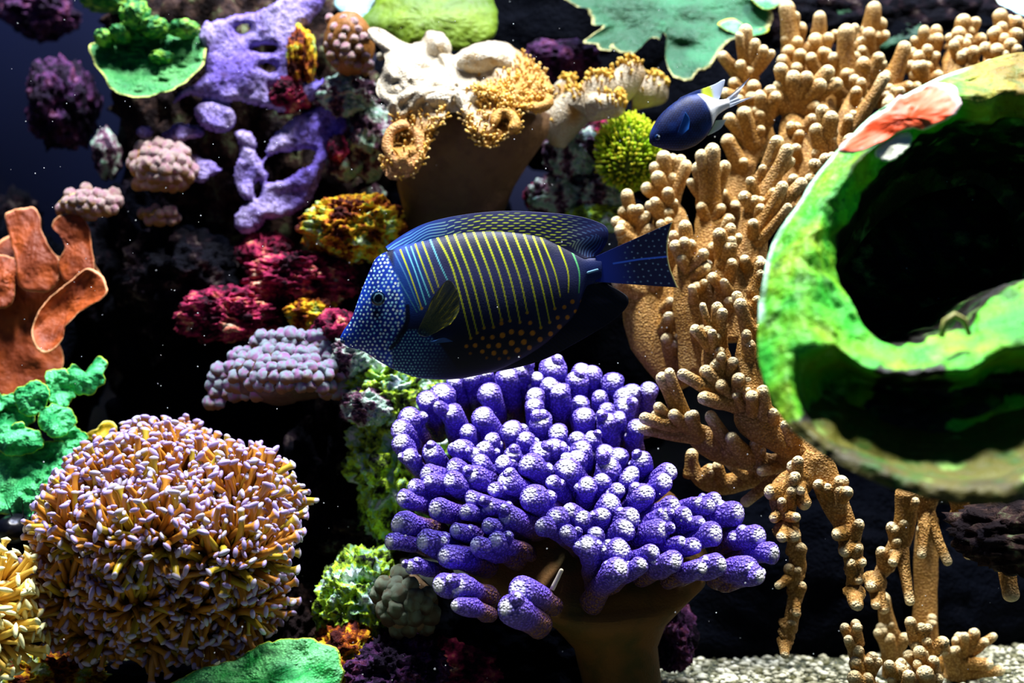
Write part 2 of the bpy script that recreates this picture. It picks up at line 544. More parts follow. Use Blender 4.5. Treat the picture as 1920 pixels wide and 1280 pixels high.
ROCKS = [
    # px, py, Y, rx, ry, rd, material, label, sub, seed
    (440, 920, 0.40, 270, 280, 0.09, 'black', 'huge boulder coloured near black for the shade behind the amber tentacle coral', 6, 1),  # near-black colour stands in for the deep shade here
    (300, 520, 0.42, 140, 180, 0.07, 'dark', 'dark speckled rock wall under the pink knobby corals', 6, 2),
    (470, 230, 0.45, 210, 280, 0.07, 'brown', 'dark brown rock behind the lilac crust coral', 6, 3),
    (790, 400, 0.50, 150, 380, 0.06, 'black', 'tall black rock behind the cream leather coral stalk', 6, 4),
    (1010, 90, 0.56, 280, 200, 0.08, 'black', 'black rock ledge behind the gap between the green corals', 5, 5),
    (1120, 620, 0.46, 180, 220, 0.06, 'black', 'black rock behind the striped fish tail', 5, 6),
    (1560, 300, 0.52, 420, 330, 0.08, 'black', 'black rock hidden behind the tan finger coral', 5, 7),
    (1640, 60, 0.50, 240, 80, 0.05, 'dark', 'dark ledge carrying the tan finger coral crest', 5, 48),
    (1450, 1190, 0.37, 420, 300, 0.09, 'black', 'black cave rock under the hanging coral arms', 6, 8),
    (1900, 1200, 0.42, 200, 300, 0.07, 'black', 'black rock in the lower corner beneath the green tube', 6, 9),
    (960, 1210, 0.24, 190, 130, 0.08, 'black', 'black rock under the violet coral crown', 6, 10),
    (640, 960, 0.30, 90, 200, 0.08, 'dark', 'dark mottled rock beside the lime crusted ledge', 6, 11),
    (118, 195, 0.46, 50, 74, 0.05, 'mauve', 'mauve and red crusted rock hanging in dark blue water', 5, 12),
    (75, 25, 0.56, 60, 40, 0.04, 'mauve', 'faint purple speckled rock in dark blue water', 5, 13),
    (200, 290, 0.40, 22, 40, 0.02, 'pale', 'small white speckled rock knob above the pink corals', 4, 14),
    (345, 520, 0.34, 100, 80, 0.05, 'dark', 'dark rubble rock with grey flecks left of the crimson rocks', 5, 15),
    (430, 592, 0.27, 88, 46, 0.05, 'crimson', 'crimson crusted rock above the pale lavender coral', 6, 16),
    (565, 528, 0.29, 92, 46, 0.05, 'crimson', 'crimson and cream rock beside the striped fish head', 6, 17),
    (584, 588, 0.25, 44, 26, 0.03, 'yellow', 'small yellow dotted rock lump above the pale lavender coral', 5, 18),
    (500, 480, 0.33, 44, 40, 0.03, 'crimson', 'dark red rock stub above the crimson and cream rock', 5, 19),
    (665, 428, 0.28, 78, 56, 0.05, 'yellow', 'yellow orange and green crusted rock above the striped fish head', 6, 20),
    (640, 620, 0.20, 44, 34, 0.03, 'crimson', 'crimson crusted rock stub at the striped fish mouth', 5, 21),
    (660, 665, 0.18, 40, 36, 0.03, 'pale', 'pink and cream rock beneath the striped fish mouth', 5, 22),
    (740, 740, 0.22, 88, 66, 0.06, 'lime', 'lime crusted rock under the striped fish belly', 6, 23),
    (770, 880, 0.22, 100, 130, 0.07, 'lime', 'lime and pale green crusted ledge left of the violet coral', 6, 24),
    (690, 760, 0.17, 46, 30, 0.03, 'pale', 'pale rubble rock right of the lavender knobby coral', 5, 25),
    (690, 1010, 0.22, 80, 40, 0.04, 'brown', 'brown ledge under the lime crusted rock', 5, 26),
    (680, 1120, 0.14, 70, 78, 0.05, 'lime', 'pale green and black rock beside the tan knobby coral', 6, 27),
    (660, 1215, 0.12, 60, 60, 0.05, 'yellow', 'yellow brown rock between the green plate and pink rock', 5, 28),
    (745, 1255, 0.08, 80, 60, 0.05, 'mauve', 'pink and violet crusted rock at the tank bottom', 6, 29),
    (840, 1260, 0.12, 80, 50, 0.04, 'crimson', 'dark crimson rock at the tank bottom', 5, 30),
    (590, 1160, 0.20, 60, 70, 0.05, 'brown', 'dark brown rock behind the green plate at the bottom', 5, 31),
    (565, 110, 0.33, 24, 52, 0.02, 'yellow', 'slim orange and red crusted rock beside the lilac crust', 5, 32),
    (548, 180, 0.33, 34, 30, 0.02, 'crimson', 'small red and white rock in the lilac crust gap', 5, 33),
    (650, 182, 0.34, 50, 34, 0.03, 'pale', 'pale pink rubble left of the cream leather coral', 5, 34),
    (690, 260, 0.36, 46, 60, 0.03, 'pale', 'grey green rubble left of the cream leather coral', 5, 35),
    (632, 280, 0.32, 17, 24, 0.012, 'crimson', 'small red oval sponge lump beside the lilac crust', 4, 36),
    (645, 310, 0.35, 30, 26, 0.02, 'pale', 'small pale rock under the red oval sponge', 4, 37),
    (690, 370, 0.38, 30, 24, 0.02, 'pale', 'grey white rubble above the yellow orange rock', 4, 38),
    (1070, 285, 0.34, 46, 46, 0.03, 'pale', 'white and maroon rock right of the cream leather coral', 5, 39),
    (1110, 255, 0.35, 40, 30, 0.02, 'crimson', 'maroon rock beside the lime star polyps', 5, 40),
    (1060, 370, 0.36, 60, 36, 0.03, 'pale', 'pale turquoise rock behind the striped fish back', 5, 41),
    (1130, 365, 0.34, 44, 30, 0.03, 'pale', 'white and violet rock by the finger coral foot', 5, 42),
    (1010, 372, 0.37, 24, 26, 0.02, 'crimson', 'small dark red rock behind the striped fish back', 4, 43),
    (1160, 335, 0.34, 40, 30, 0.02, 'mauve', 'dusky purple rock under the lime star polyps', 5, 44),
    (1120, 410, 0.33, 50, 24, 0.02, 'lime', 'greenish rock touching the finger coral foot', 5, 45),
    (1960, 1010, 0.0, 150, 60, 0.06, 'brown', 'dusky brown rock supporting the green tube coral', 5, 46),
    (1260, 1190, 0.16, 40, 60, 0.03, 'mauve', 'dark rubble rock right of the violet coral stalk', 5, 47),
    (330, 30, 0.47, 120, 60, 0.04, 'brown', 'brown rock overhang above the lilac crust', 5, 49),
    (1050, 115, 0.44, 62, 34, 0.03, 'mauve', 'smooth purple rock dome behind the small leather coral', 5, 50),
    (100, 1265, 0.12, 90, 40, 0.04, 'yellow', 'orange and white rubble below the yellow tentacle coral', 5, 51),
    (270, 1290, 0.16, 150, 50, 0.05, 'black', 'black rock under the amber tentacle coral', 5, 52),
    (70, 640, 0.40, 110, 200, 0.07, 'black', 'black rock carrying the orange plate coral', 5, 54),
    (60, 1000, 0.34, 130, 230, 0.09, 'black', 'black rock behind the emerald ruffled coral', 5, 55),
    (560, 640, 0.50, 220, 230, 0.05, 'black', 'black rock face behind the crimson rocks', 5, 56),
    (25, 440, 0.50, 50, 70, 0.03, 'dark', 'dark greenish rock behind the orange plate coral', 5, 53),
]
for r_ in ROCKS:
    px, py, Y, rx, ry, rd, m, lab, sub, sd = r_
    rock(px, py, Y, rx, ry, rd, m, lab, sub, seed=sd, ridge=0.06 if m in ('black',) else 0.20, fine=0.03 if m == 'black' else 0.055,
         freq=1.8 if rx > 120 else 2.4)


# ------------------------------------------------------------------ striped tang
def nearest_spot(x, y, sp, seed, jit=0.28):
    """distance to the nearest point of a jittered hexagonal lattice, and that point's random value"""
    ry = sp * 0.866
    best = np.full(x.shape, 1e9)
    val = np.zeros(x.shape)
    j0 = np.floor(y / ry)
    for dj in (-1, 0, 1, 2):
        j = j0 + dj
        off = (j % 2) * 0.5
        i0 = np.floor(x / sp - off)
        for di in (-1, 0, 1, 2):
            i = i0 + di
            a = _h(i, j, j * 0, seed) - 0.5
            b = _h(i, j, j * 0 + 1, seed) - 0.5
            cx = (i + off + a * jit * 2) * sp
            cy = (j + b * jit * 2) * ry
            d = np.hypot(x - cx, y - cy)
            u = d < best
            best = np.where(u, d, best)
            val = np.where(u, _h(i, j, j * 0 + 2, seed), val)
    return best, val


def polydist(x, y, pts):
    d = np.full(x.shape, 1e9)
    for (x0, y0), (x1, y1) in zip(pts[:-1], pts[1:]):
        vx, vy = x1 - x0, y1 - y0
        t = np.clip(((x - x0) * vx + (y - y0) * vy) / (vx * vx + vy * vy + 1e-9), 0, 1)
        d = np.minimum(d, np.hypot(x - x0 - t * vx, y - y0 - t * vy))
    return d


TANG_Y = 0.0
TOP = [(638, 632), (645, 618), (659, 597), (673, 558), (684, 529), (696, 501), (708, 481), (742, 464), (770, 456), (797, 450), (850, 438),
       (903, 433), (956, 434), (1009, 442), (1045, 457), (1080, 475), (1100, 483), (1128, 483)]
BOT = [(639, 637), (650, 649), (662, 653), (675, 656), (686, 661), (698, 668), (712, 678), (740, 693), (770, 704), (797, 710), (850, 711),
       (903, 702), (956, 685), (1009, 655), (1045, 626), (1080, 588), (1100, 541), (1128, 527)]
WID = [2, 7, 13, 19, 24, 28, 31, 37, 41, 44, 46, 44, 40, 33, 26, 18, 11, 7]


def crop8(pts):
    return [(620 + a / 2.8235, 370 + b / 2.8235) for a, b in pts]


STRIPES = [  # (top, mid, bottom) in a zoomed sketch, then kind
    ((295, 325), (380, 460), (465, 610), 'b'), ((340, 292), (410, 430), (480, 600), 'b'), ((372, 280), (430, 420), (490, 590), 'y'),
    ((400, 265), (455, 400), (512, 570), 'w'), ((428, 262), (480, 400), (530, 530), 'w'), ((450, 250), (505, 390), (552, 510), 'y'),
    ((487, 238), (540, 370), (578, 480), 'y'), ((527, 222), (580, 350), (622, 440), 'w'), ((566, 214), (640, 400), (745, 745), 'y'),
    ((612, 202), (690, 440), (778, 718), 'y'), ((656, 196), (735, 440), (815, 692), 'y'), ((706, 190), (785, 430), (864, 688), 'y'),
    ((757, 185), (835, 430), (905, 650), 'y'), ((807, 181), (885, 430), (950, 655), 'y'), ((857, 181), (935, 430), (1002, 662), 'y'),
    ((910, 183), (985, 430), (1040, 612), 'y'), ((966, 187), (1040, 430), (1112, 690), 'y'), ((1022, 195), (1090, 430), (1158, 662), 'y'),
    ((1072, 208), (1130, 420), (1185, 590), 'y'), ((1112, 212), (1170, 400), (1214, 528), 'y'), ((1205, 252), (1240, 400), (1256, 505), 'y'),
    ((1275, 282), (1300, 400), (1312, 505), 'g')]
DOTS = [(905, 668, 11), (1055, 665, 11), (910, 730, 15), (957, 712, 14), (1008, 716, 15), (1068, 718, 14), (857, 740, 12), (807, 745, 10),
        (1163, 722, 13), (1108, 752, 14), (1210, 685, 13), (1252, 635, 12), (1295, 603, 10), (1330, 552, 11), (1278, 553, 12), (1235, 582, 11),
        (1200, 637, 11), (768, 783, 12), (838, 787, 12), (890, 783, 14), (958, 770, 15), (1023, 765, 15), (722, 787, 10), (805, 815, 11),
        (865, 823, 13), (925, 818, 13), (988, 808, 14), (1052, 795, 13), (742, 825, 8), (827, 848, 8), (893, 853, 9), (942, 850, 9),
        (1365, 485, 8), (1360, 552, 7), (1000, 840, 7), (1270, 662, 7), (1155, 765, 7)]


def tang_colour(x, y):
    n = fbm(np.stack([x * 0.02, y * 0.02, x * 0], -1), 3, 5)
    c = mix(S(8, 18, 50), S(40, 44, 86), sstep(0.0, 1.0, 0.75 - np.abs(y - 520) / 90 + 0.4 * n) * sstep(770, 830, x))
    c = mix(c, S(5, 8, 26), sstep(585, 640, y) * sstep(760, 800, x))
    c = mix(c, S(12, 62, 150), (1 - sstep(750, 835, x + (y - 500) * 0.0)) * sstep(735, 745, x) * (1 - sstep(560, 620, y)) * 0.75)
    c = mix(c, S(14, 30, 84), sstep(1070, 1110, x))
    # head
    hx = np.interp(y, [440, 473, 519, 554, 582, 605, 640, 720], [712, 728, 751, 762, 766, 764, 742, 742])
    head = sstep(0, 1, (hx - x) / 8)
    hb = mix(S(8, 34, 126), S(16, 64, 190), sstep(-0.3, 0.5, fbm(np.stack([x * 0.03, y * 0.03, x * 0 + 4], -1), 2, 8)))
    hb = mix(hb, S(4, 10, 34), sstep(0, 1, 1 - np.hypot((x - 709) / 15, (y - 588) / 22)))
    d, val = nearest_spot(x, y, np.float64(8.4), 3, 0.2)
    rad = np.interp(x, [640, 680, 760], [1.5, 1.9, 2.3])
    hd = mix(hb, mix(S(150, 225, 250), S(235, 250, 240), val), 1 - sstep(rad - 0.7, rad + 0.7, d))
    c = mix(c, hd, head)
    # chest with smaller, fading spots
    ch = sstep(0, 1, (y - np.interp(x, [640, 742, 768, 800, 830, 860], [900, 636, 616, 616, 646, 690])) / 6) * (1 - head)
    d2, v2 = nearest_spot(x + 3, y, 6.6, 9, 0.16)
    fade = 1 - sstep(775, 862, x + (y - 650) * 0.35)
    cb = mix(S(8, 16, 44), S(10, 34, 100), fade)
    cd = mix(cb, mix(S(20, 44, 90), S(120, 190, 200), fade), (1 - sstep(0.9, 2.1, d2)) * (0.15 + 0.8 * fade))
    c = mix(c, cd, ch * (1 - sstep(830, 880, x)))
    gill = polydist(x, y, [(767, 575), (768, 598), (760, 622), (748, 640), (735, 652)])
    c = mix(c, S(3, 6, 20), (1 - sstep(2.5, 5.5, gill)) * 0.9)
    # stripes
    for a, m_, b, k in STRIPES:
        if b[1] > 500 and a[0] > 560:
            m_ = (m_[0] + 13, m_[1] - 8)
        pts = [tuple(q) for q in catmull(crop8([a, m_, b]), 13)]
        d = polydist(x, y, pts)
        t = np.clip((y - pts[0][1]) / (pts[-1][1] - pts[0][1]), 0, 1)
        wd = (1.45 - 0.6 * t) * (0.75 if k in 'bw' else 1.0)
        colr = {'b': S(70, 130, 190), 'y': S(196, 214, 20), 'w': S(120, 215, 240), 'g': S(90, 190, 120)}[k]
        colr2 = {'b': S(50, 110, 110), 'y': S(150, 150, 14), 'w': S(90, 190, 190), 'g': S(60, 140, 80)}[k]
        cc = mix(colr, colr2, t ** 1.5)
        f = 1 - sstep(wd - 0.5, wd + 0.7, d)
        c = mix(c, cc * 1.0, f * (1 - head))
        if k == 'y' and b[1] > 580:
            ex, ey = pts[-1]
            c = mix(c, S(150, 116, 10), 1 - sstep(2.2, 3.4, np.hypot(x - ex, y - ey)))
    for a, b, r in DOTS:
        (ex, ey), = crop8([(a, b)])
        rr = r / 2.8235
        c = mix(c, S(160, 100, 10) * (0.4 if r < 10 else 1.0), 1 - sstep(rr - 1.0, rr + 0.5, np.hypot(x - ex, y - ey)))
    return c


def fish_body(top, bot, wid, Y0, nu, nv, nb, colf, sgn_curve=None):
    T, B = catmull(top, nu), catmull(bot, nu)
    W = np.interp(np.linspace(0, 1, nu), np.linspace(0, 1, len(wid)), wid) * mpp(Y0)
    q = np.linspace(0, 1, nv + 1)
    va = 0.5 - 0.5 * np.cos(np.pi * (0.35 * q + 0.65 * (0.5 - 0.5 * np.cos(np.pi * q)) * 0 + 0.65 * q))
    va = 0.6 * q + 0.4 * va
    vb = (0.5 - 0.5 * np.cos(np.pi * np.linspace(0, 1, nb + 1)))[1:-1][::-1]
    v = np.concatenate([va, vb])
    side = np.concatenate([-np.ones(len(va)), np.ones(len(vb))])
    X = T[:, None, 0] + (B - T)[:, None, 0] * v
    Z = T[:, None, 1] + (B - T)[:, None, 1] * v
    th = W[:, None] * np.sqrt(np.clip(1 - (2 * v - 1) ** 2, 0, 1)) ** 1.1 * side
    bodyY = Y0 + th
    w0 = P(X, Z, np.full(X.shape, Y0))
    vv = w0.copy()
    vv[..., 1] = bodyY
    m = len(v)
    f = []
    for i in range(nu - 1):
        b0, b1 = i * m, (i + 1) * m
        f += [(b0 + j, b0 + (j + 1) % m, b1 + (j + 1) % m, b1 + j) for j in range(m)]
    f.append(tuple(reversed(range(m))))
    f.append(tuple(range((nu - 1) * m, nu * m)))
    f = [tuple(reversed(q)) for q in f]
    return vv.reshape(-1, 3), f, colf(X, Z).reshape(-1, 3)


def fin_grid(base, edge, Y0, nu, nv, th0, colf, lean=0.0, wave=0.0):
    Bc, E = catmull(base, nu), catmull(edge, nu)
    h = np.linspace(0, 1, nv)
    X = Bc[:, None, 0] + (E - Bc)[:, None, 0] * h
    Z = Bc[:, None, 1] + (E - Bc)[:, None, 1] * h
    hh = np.broadcast_to(h, X.shape)
    w0 = P(X, Z, np.full(X.shape, Y0))
    off = lean * hh ** 1.5 + wave * np.sin(np.linspace(0, 22, nu))[:, None] * hh
    th = th0 * (1 - 0.8 * hh)
    A, Bk = w0.copy(), w0.copy()
    A[..., 1] += off - th
    Bk[..., 1] += off + th
    n = nu * nv
    f = []
    for i in range(nu - 1):
        for j in range(nv - 1):
            f.append((i * nv + j, i * nv + j + 1, (i + 1) * nv + j + 1, (i + 1) * nv + j))
    g = [tuple(reversed([k + n for k in q])) for q in f]
    loop = [i * nv for i in range(nu)] + [(nu - 1) * nv + j for j in range(1, nv)] + [i * nv + nv - 1 for i in range(nu - 2, -1, -1)] + [j for j in range(nv - 2, 0, -1)]
    r = [(loop[k], loop[(k + 1) % len(loop)], loop[(k + 1) % len(loop)] + n, loop[k] + n) for k in range(len(loop))]
    c = colf(X, Z, hh).reshape(-1, 3)
    return np.concatenate([A.reshape(-1, 3), Bk.reshape(-1, 3)]), f + g + r, np.concatenate([c, c])


tang = root('striped_tang', 'dark blue fish with yellow body stripes and white spotted head', 'fish', P(880, 700, TANG_Y))
v, f, c = fish_body(TOP, BOT, WID, TANG_Y, 470, 230, 26, tang_colour)
tb = part('body', v, f, c, M['fish'], tang)
DTOP = [(722, 462), (762, 435), (804, 416), (868, 402), (939, 395), (1010, 397), (1080, 404), (1123, 416), (1139, 428), (1140, 448), (1131, 466), (1119, 479)]
DBASE = [(728, 470), (765, 462), (797, 453), (850, 441), (895, 436), (938, 436), (975, 440), (1009, 447), (1030, 455), (1050, 464), (1070, 474), (1096, 485)]


def dorsal_col(x, y, h):
    d = polydist(x, y, [tuple(q) for q in catmull(DTOP, 60)])
    n = fbm(np.stack([x * 0.03, y * 0.03, x * 0], -1), 2, 3)
    q = (d + n * 3) / 5.2
    line = 1 - sstep(0.08, 0.26, np.abs(q - np.floor(q) - 0.5))
    dash = sstep(-0.15, 0.25, np.sin(x * 0.30 + np.floor(q) * 2.1 + y * 0.22))
    c = mix(S(8, 14, 46), S(10, 18, 66), h)
    front = 1 - sstep(770, 900, x)
    rear = sstep(1040, 1110, x)
    lc = mix(mix(S(170, 190, 26), S(96, 176, 232), front), S(64, 104, 170), rear)
    c = mix(c, S(16, 60, 150), front * 0.7)
    amt = 0.8 * line * np.where(front > 0.5, 0.75, dash) * sstep(2.0, 5.0, d) * (1 - 0.45 * rear) * (1 - 0.35 * sstep(0.6, 1, h))
    return mix(c, lc, amt)


v, f, c = fin_grid(DBASE, DTOP, TANG_Y, 300, 60, 0.0022, dorsal_col, lean=0.003, wave=0.0006)
part('dorsal_fin', v, f, c, M['fin'], tang)
ABASE = [(860, 708), (903, 700), (956, 680), (1009, 648), (1030, 630), (1045, 618), (1062, 600), (1076, 580), (1084, 565), (1090, 550), (1100, 535)]
AEDGE = [(862, 711), (903, 702), (974, 688), (1027, 671), (1080, 643), (1123, 618), (1151, 600), (1172, 580), (1179, 565), (1172, 551), (1134, 529)]


def anal_col(x, y, h):
    q = (x * 0.75 - y) / 9.0
    line = 1 - sstep(0.1, 0.4, np.abs(q - np.floor(q) - 0.5))
    return mix(S(2, 4, 16), S(6, 14, 46), line * 0.5)


v, f, c = fin_grid(ABASE, AEDGE, TANG_Y, 160, 24, 0.0022, anal_col, lean=0.002, wave=0.0005)
part('anal_fin', v, f, c, M['fin'], tang)
TBASE = [(1116, 481), (1118, 490), (1120, 500), (1120, 508), (1119, 517), (1116, 528)]
TEDGE = [(1261, 416), (1253, 445), (1252, 475), (1256, 500), (1263, 520), (1271, 539)]


def tail_col(x, y, h):
    d, vv_ = nearest_spot(x, y, 13, 4, 0.2)
    c = mix(S(14, 34, 120), S(6, 12, 48), sstep(0.05, 0.6, h))
    c = mix(c, S(120, 160, 200), (1 - sstep(1.0, 2.3, d)) * sstep(0.3, 0.45, h) * 0.3)
    ray = polydist(x, y, [(1150, 494), (1200, 486), (1250, 481)])
    c = mix(c, S(40, 80, 190), (1 - sstep(0.6, 2.4, ray)) * 0.9)
    return mix(c, S(200, 190, 120), sstep(0.975, 0.995, h) * 0.6)


def tail_mesh(base, edge, Y, nu, nv, th, colf, pinch_top, pinch_bot):
    Bc, E = catmull(base, nu), catmull(edge, nu)
    h = np.linspace(0, 1, nv)
    uu = np.linspace(-1, 1, nu)[:, None]
    X = Bc[:, None, 0] + (E - Bc)[:, None, 0] * h
    Z = Bc[:, None, 1] + (E - Bc)[:, None, 1] * h
    bow = np.sin(np.pi * h) * np.where(uu < 0, pinch_top, pinch_bot) * uu ** 2
    Z = Z + bow
    return X, Z


v, f, c = fin_grid(TBASE, TEDGE, TANG_Y, 120, 110, 0.0022, tail_col)
# bow the two edges of the tail fan
part('tail_fin', v, f, c, M['fin'], tang)
PBASE = [(782, 622), (786, 627), (792, 630), (799, 631), (806, 629)]
PEDGE = [(812, 560), (840, 527), (858, 545), (862, 582), (846, 608)]


def pect_col(x, y, h):
    q = np.arctan2(y - 640, x - 780) * 14
    ray = np.abs(q - np.floor(q) - 0.5) * 2
    c = mix(S(58, 66, 30), S(96, 100, 60), sstep(0.4, 1, ray))
    c = mix(c, S(170, 160, 20), (1 - sstep(0.2, 0.5, ray)) * sstep(-0.2, 0.4, np.sin(x * 0.5 + y * 0.35)) * sstep(0.35, 0.6, h) * 0.8)
    return mix(c, S(20, 30, 40), 1 - sstep(0.0, 0.25, h))


v, f, c = fin_grid(PBASE, PEDGE, TANG_Y - 0.0225, 70, 50, 0.0006, pect_col, lean=-0.012, wave=0.0004)
part('pectoral_fin', v, f, c, M['clearfin'], tang)
v, f, c = fin_grid([(800, 640), (806, 643), (812, 644)], [(815, 640), (832, 633), (850, 640)], TANG_Y - 0.0205, 20, 10, 0.0006,
                   lambda x, y, h: np.broadcast_to(S(28, 66, 120), x.shape + (3,)), lean=-0.004)
part('pelvic_fin', v, f, c, M['fin'], tang)


def eye(parent, px, py, Y, r, iris, depth=0.5):
    v0, f0 = ico(4)
    k = mpp(Y)
    c0 = P(px, py, Y)
    v = v0 * np.array([r * k, r * k * depth, r * k]) + c0
    d = np.hypot(v0[:, 0], v0[:, 2])
    col = mix(S(2, 3, 8), iris, sstep(0.50, 0.56, d))
    col = mix(col, S(4, 14, 46), sstep(0.58, 0.64, d))
    col = mix(col, S(14, 50, 110), sstep(0.8, 0.95, d))
    return part('eye', v, f0, col, M['eye'], parent)


eye(tang, 710, 559, TANG_Y - 0.0118, 15.5, S(120, 170, 190), 0.45)
v, f, t = finger(P(690, 560, 0)[:3] * 0 + P(1086, 516, TANG_Y - 0.003), P(1122, 505, TANG_Y - 0.0055), 2.2 * mpp(0), 0.3, flat=0.5)
part('tail_spine', v, f, S(120, 170, 200), M['fin'], tang)
v, f, t = finger(P(664, 646, TANG_Y), P(638, 638, TANG_Y - 0.001), 4 * mpp(0), 0.6, flat=0.8)
part('lip', v, f, S(50, 70, 100), M['fin'], tang)

# ------------------------------------------------------------------ two-tone damselfish
CH_Y = 0.09
chrom = root('damselfish', 'small navy and white damselfish facing down to the left', 'fish', P(1290, 280, CH_Y))
CT = [(1217, 264), (1220, 246), (1235, 219), (1259, 196), (1282, 182), (1300, 177), (1316, 176), (1332, 182), (1346, 187), (1366, 185)]
CB = [(1218, 267), (1226, 274), (1249, 280), (1276, 282), (1299, 275), (1312, 267), (1324, 256), (1335, 238), (1346, 216), (1368, 201)]


def chrom_col(x, y):
    bx = np.interp(y, [170, 182, 195, 215, 240, 270], [1304, 1312, 1322, 1331, 1336, 1332])
    n = fbm(np.stack([x * 0.05, y * 0.05, x * 0], -1), 2, 3)
    c = mix(S(5, 16, 58), S(10, 38, 100), sstep(-0.2, 0.6, n))
    c = mix(c, S(6, 14, 44), sstep(245, 272, y))
    d, _ = nearest_spot(x, y, 5, 6, 0.1)
    c = mix(c, S(24, 70, 150), (1 - sstep(0.6, 1.8, d)) * 0.25)
    c = mix(c, S(3, 8, 30), 1 - sstep(3, 6, np.hypot(x - 1234, y - 257)) * 1.0)
    return mix(c, S(235, 240, 250), sstep(-3, 3, x - bx))


v, f, c = fish_body(CT, CB, [2, 12, 19, 24, 26, 25, 23, 18, 12, 6], CH_Y, 130, 80, 20, chrom_col)
part('body', v, f, c, M['fish'], chrom)
whitef = lambda x, y, h: mix(S(225, 235, 250), S(150, 180, 220), h * 0.6)
v, f, c = fin_grid([(1362, 185), (1365, 190), (1367, 195), (1367, 202)], [(1406, 145), (1384, 178), (1392, 186), (1419, 178)], CH_Y, 50, 30, 0.001, whitef, wave=0.0006)
part('tail_fin', v, f, c, M['clearfin'], chrom)


def cdors(x, y, h):
    return mix(mix(S(14, 40, 100), S(200, 215, 60), sstep(1312, 1320, x)), S(200, 215, 245), sstep(1334, 1342, x + h * 6))


v, f, c = fin_grid([(1262, 198), (1285, 184), (1305, 179), (1325, 182), (1338, 187), (1346, 190)], [(1275, 183), (1300, 172), (1318, 166), (1340, 158), (1359, 150), (1350, 182)], CH_Y, 60, 20, 0.001, cdors)
part('dorsal_fin', v, f, c, M['fin'], chrom)
v, f, c = fin_grid([(1326, 254), (1334, 242), (1342, 226)], [(1336, 250), (1352, 240), (1362, 224)], CH_Y, 30, 14, 0.001, lambda x, y, h: mix(S(200, 220, 190), S(225, 235, 250), h))
part('anal_fin', v, f, c, M['clearfin'], chrom)
v, f, c = fin_grid([(1270, 250), (1274, 252), (1278, 254)], [(1284, 212), (1292, 226), (1290, 244)], CH_Y - 0.0125, 24, 16, 0.0005, lambda x, y, h: mix(S(14, 40, 100), S(30, 90, 170), h), lean=-0.005)
part('pectoral_fin', v, f, c, M['fin'], chrom)
eye(chrom, 1233, 257, CH_Y - 0.0066, 5.5, S(30, 80, 150), 0.5)


# ------------------------------------------------------------------ tan finger corals
def leather_col(p, tip, sd=0):
    n = fbm(p * 45, 3, sd)
    c = mix(S(180, 134, 58), S(198, 160, 98), sstep(-0.5, 0.6, n))
    c = mix(c, S(240, 222, 172), sstep(0.80, 0.98, tip))
    return np.concatenate([c, (1 - 0.7 * sstep(0.8, 0.97, tip))[:, None]], 1)


def finger_coral(name, label, base, lobes, group=None, dim=1.0, seed=0):
    rt = root(name, label, 'coral', P(*base), group)
    k = 0
    for lb in lobes:
        pts = np.array(lb['path'], float)
        n = 14
        c2 = catmull(pts[:, :2], n) if len(pts) > 2 else np.linspace(pts[0, :2], pts[-1, :2], n)
        Ys = np.interp(np.linspace(0, 1, n), np.linspace(0, 1, len(pts)), pts[:, 2])
        wd = np.interp(np.linspace(0, 1, n), np.linspace(0, 1, len(lb['w'])), lb['w'])
        path = P(c2[:, 0], c2[:, 1], Ys)
        rad = wd * np.array([mpp(y) for y in Ys])
        cap = np.ones(n)
        cap[-4:] = [0.97, 0.86, 0.62, 0.3]
        v, f = tube(path, rad * cap, 22, flat=lb.get('flat', 0.7))
        ctr = np.concatenate([np.repeat(path, 22, 0), [path[-1]]])
        v = ctr + (v - ctr) * (1 + 0.16 * fbm(v * 70, 3, seed + k))[:, None]
        lo = part('lobe', v, f, leather_col(v, np.zeros(len(v)), seed), M['leather'], rt)
        fl = list(lb['f'])
        RR = random.Random(seed + int(pts[0, 0]))
        for q in range(lb.get('extra', 7)):
            ii = RR.randrange(3, n - 1)
            aa = RR.uniform(-0.9, 0.9)
            ll = RR.uniform(30, 52)
            fl.append((c2[ii, 0] + wd[ii] * RR.uniform(-.7, .7) + math.sin(aa) * ll * .7, c2[ii, 1] - math.cos(aa) * ll, RR.uniform(8, 11), ii / (n - 1), float(wd[ii] * mpp(Ys[ii]) * RR.uniform(.5, 1.0) + 0.004)))
        for fg in fl:
            tx, ty, r = fg[:3]
            r = r * 1.18
            k += 1
            s = fg[3] if len(fg) > 3 else None
            d2 = np.hypot(c2[:, 0] - tx, c2[:, 1] - ty)
            if s is None:
                # root of the finger: nearest lobe point lying at least a finger length below its tip
                want = 34 + r * 1.4
                cand = np.argmin(np.abs(d2 - want) + np.where(c2[:, 1] < ty + 8, 40, 0))
            else:
                cand = int(s * (n - 1))
            b = path[cand]
            yt = Ys[cand] - (fg[4] if len(fg) > 4 else 0.010 + 0.012 * _h(np.array(k), np.array(seed), np.array(1), 5))
            t = P(tx, ty - 0, float(yt))
            bend = np.array([(tx - 1500) * 0, 0, 0]) + (np.array([0, 0, 1.0]) * -0.003)
            v, f, tt = finger(b, t, r * mpp(yt), flare=0.75, bend=bend, seed=seed + k, wob=0.14, seg=12, flat=0.9)
            L = np.linalg.norm(t - b)
            part('finger', v, f, leather_col(v, tt, seed + k), M['leather'], lo)
    return rt


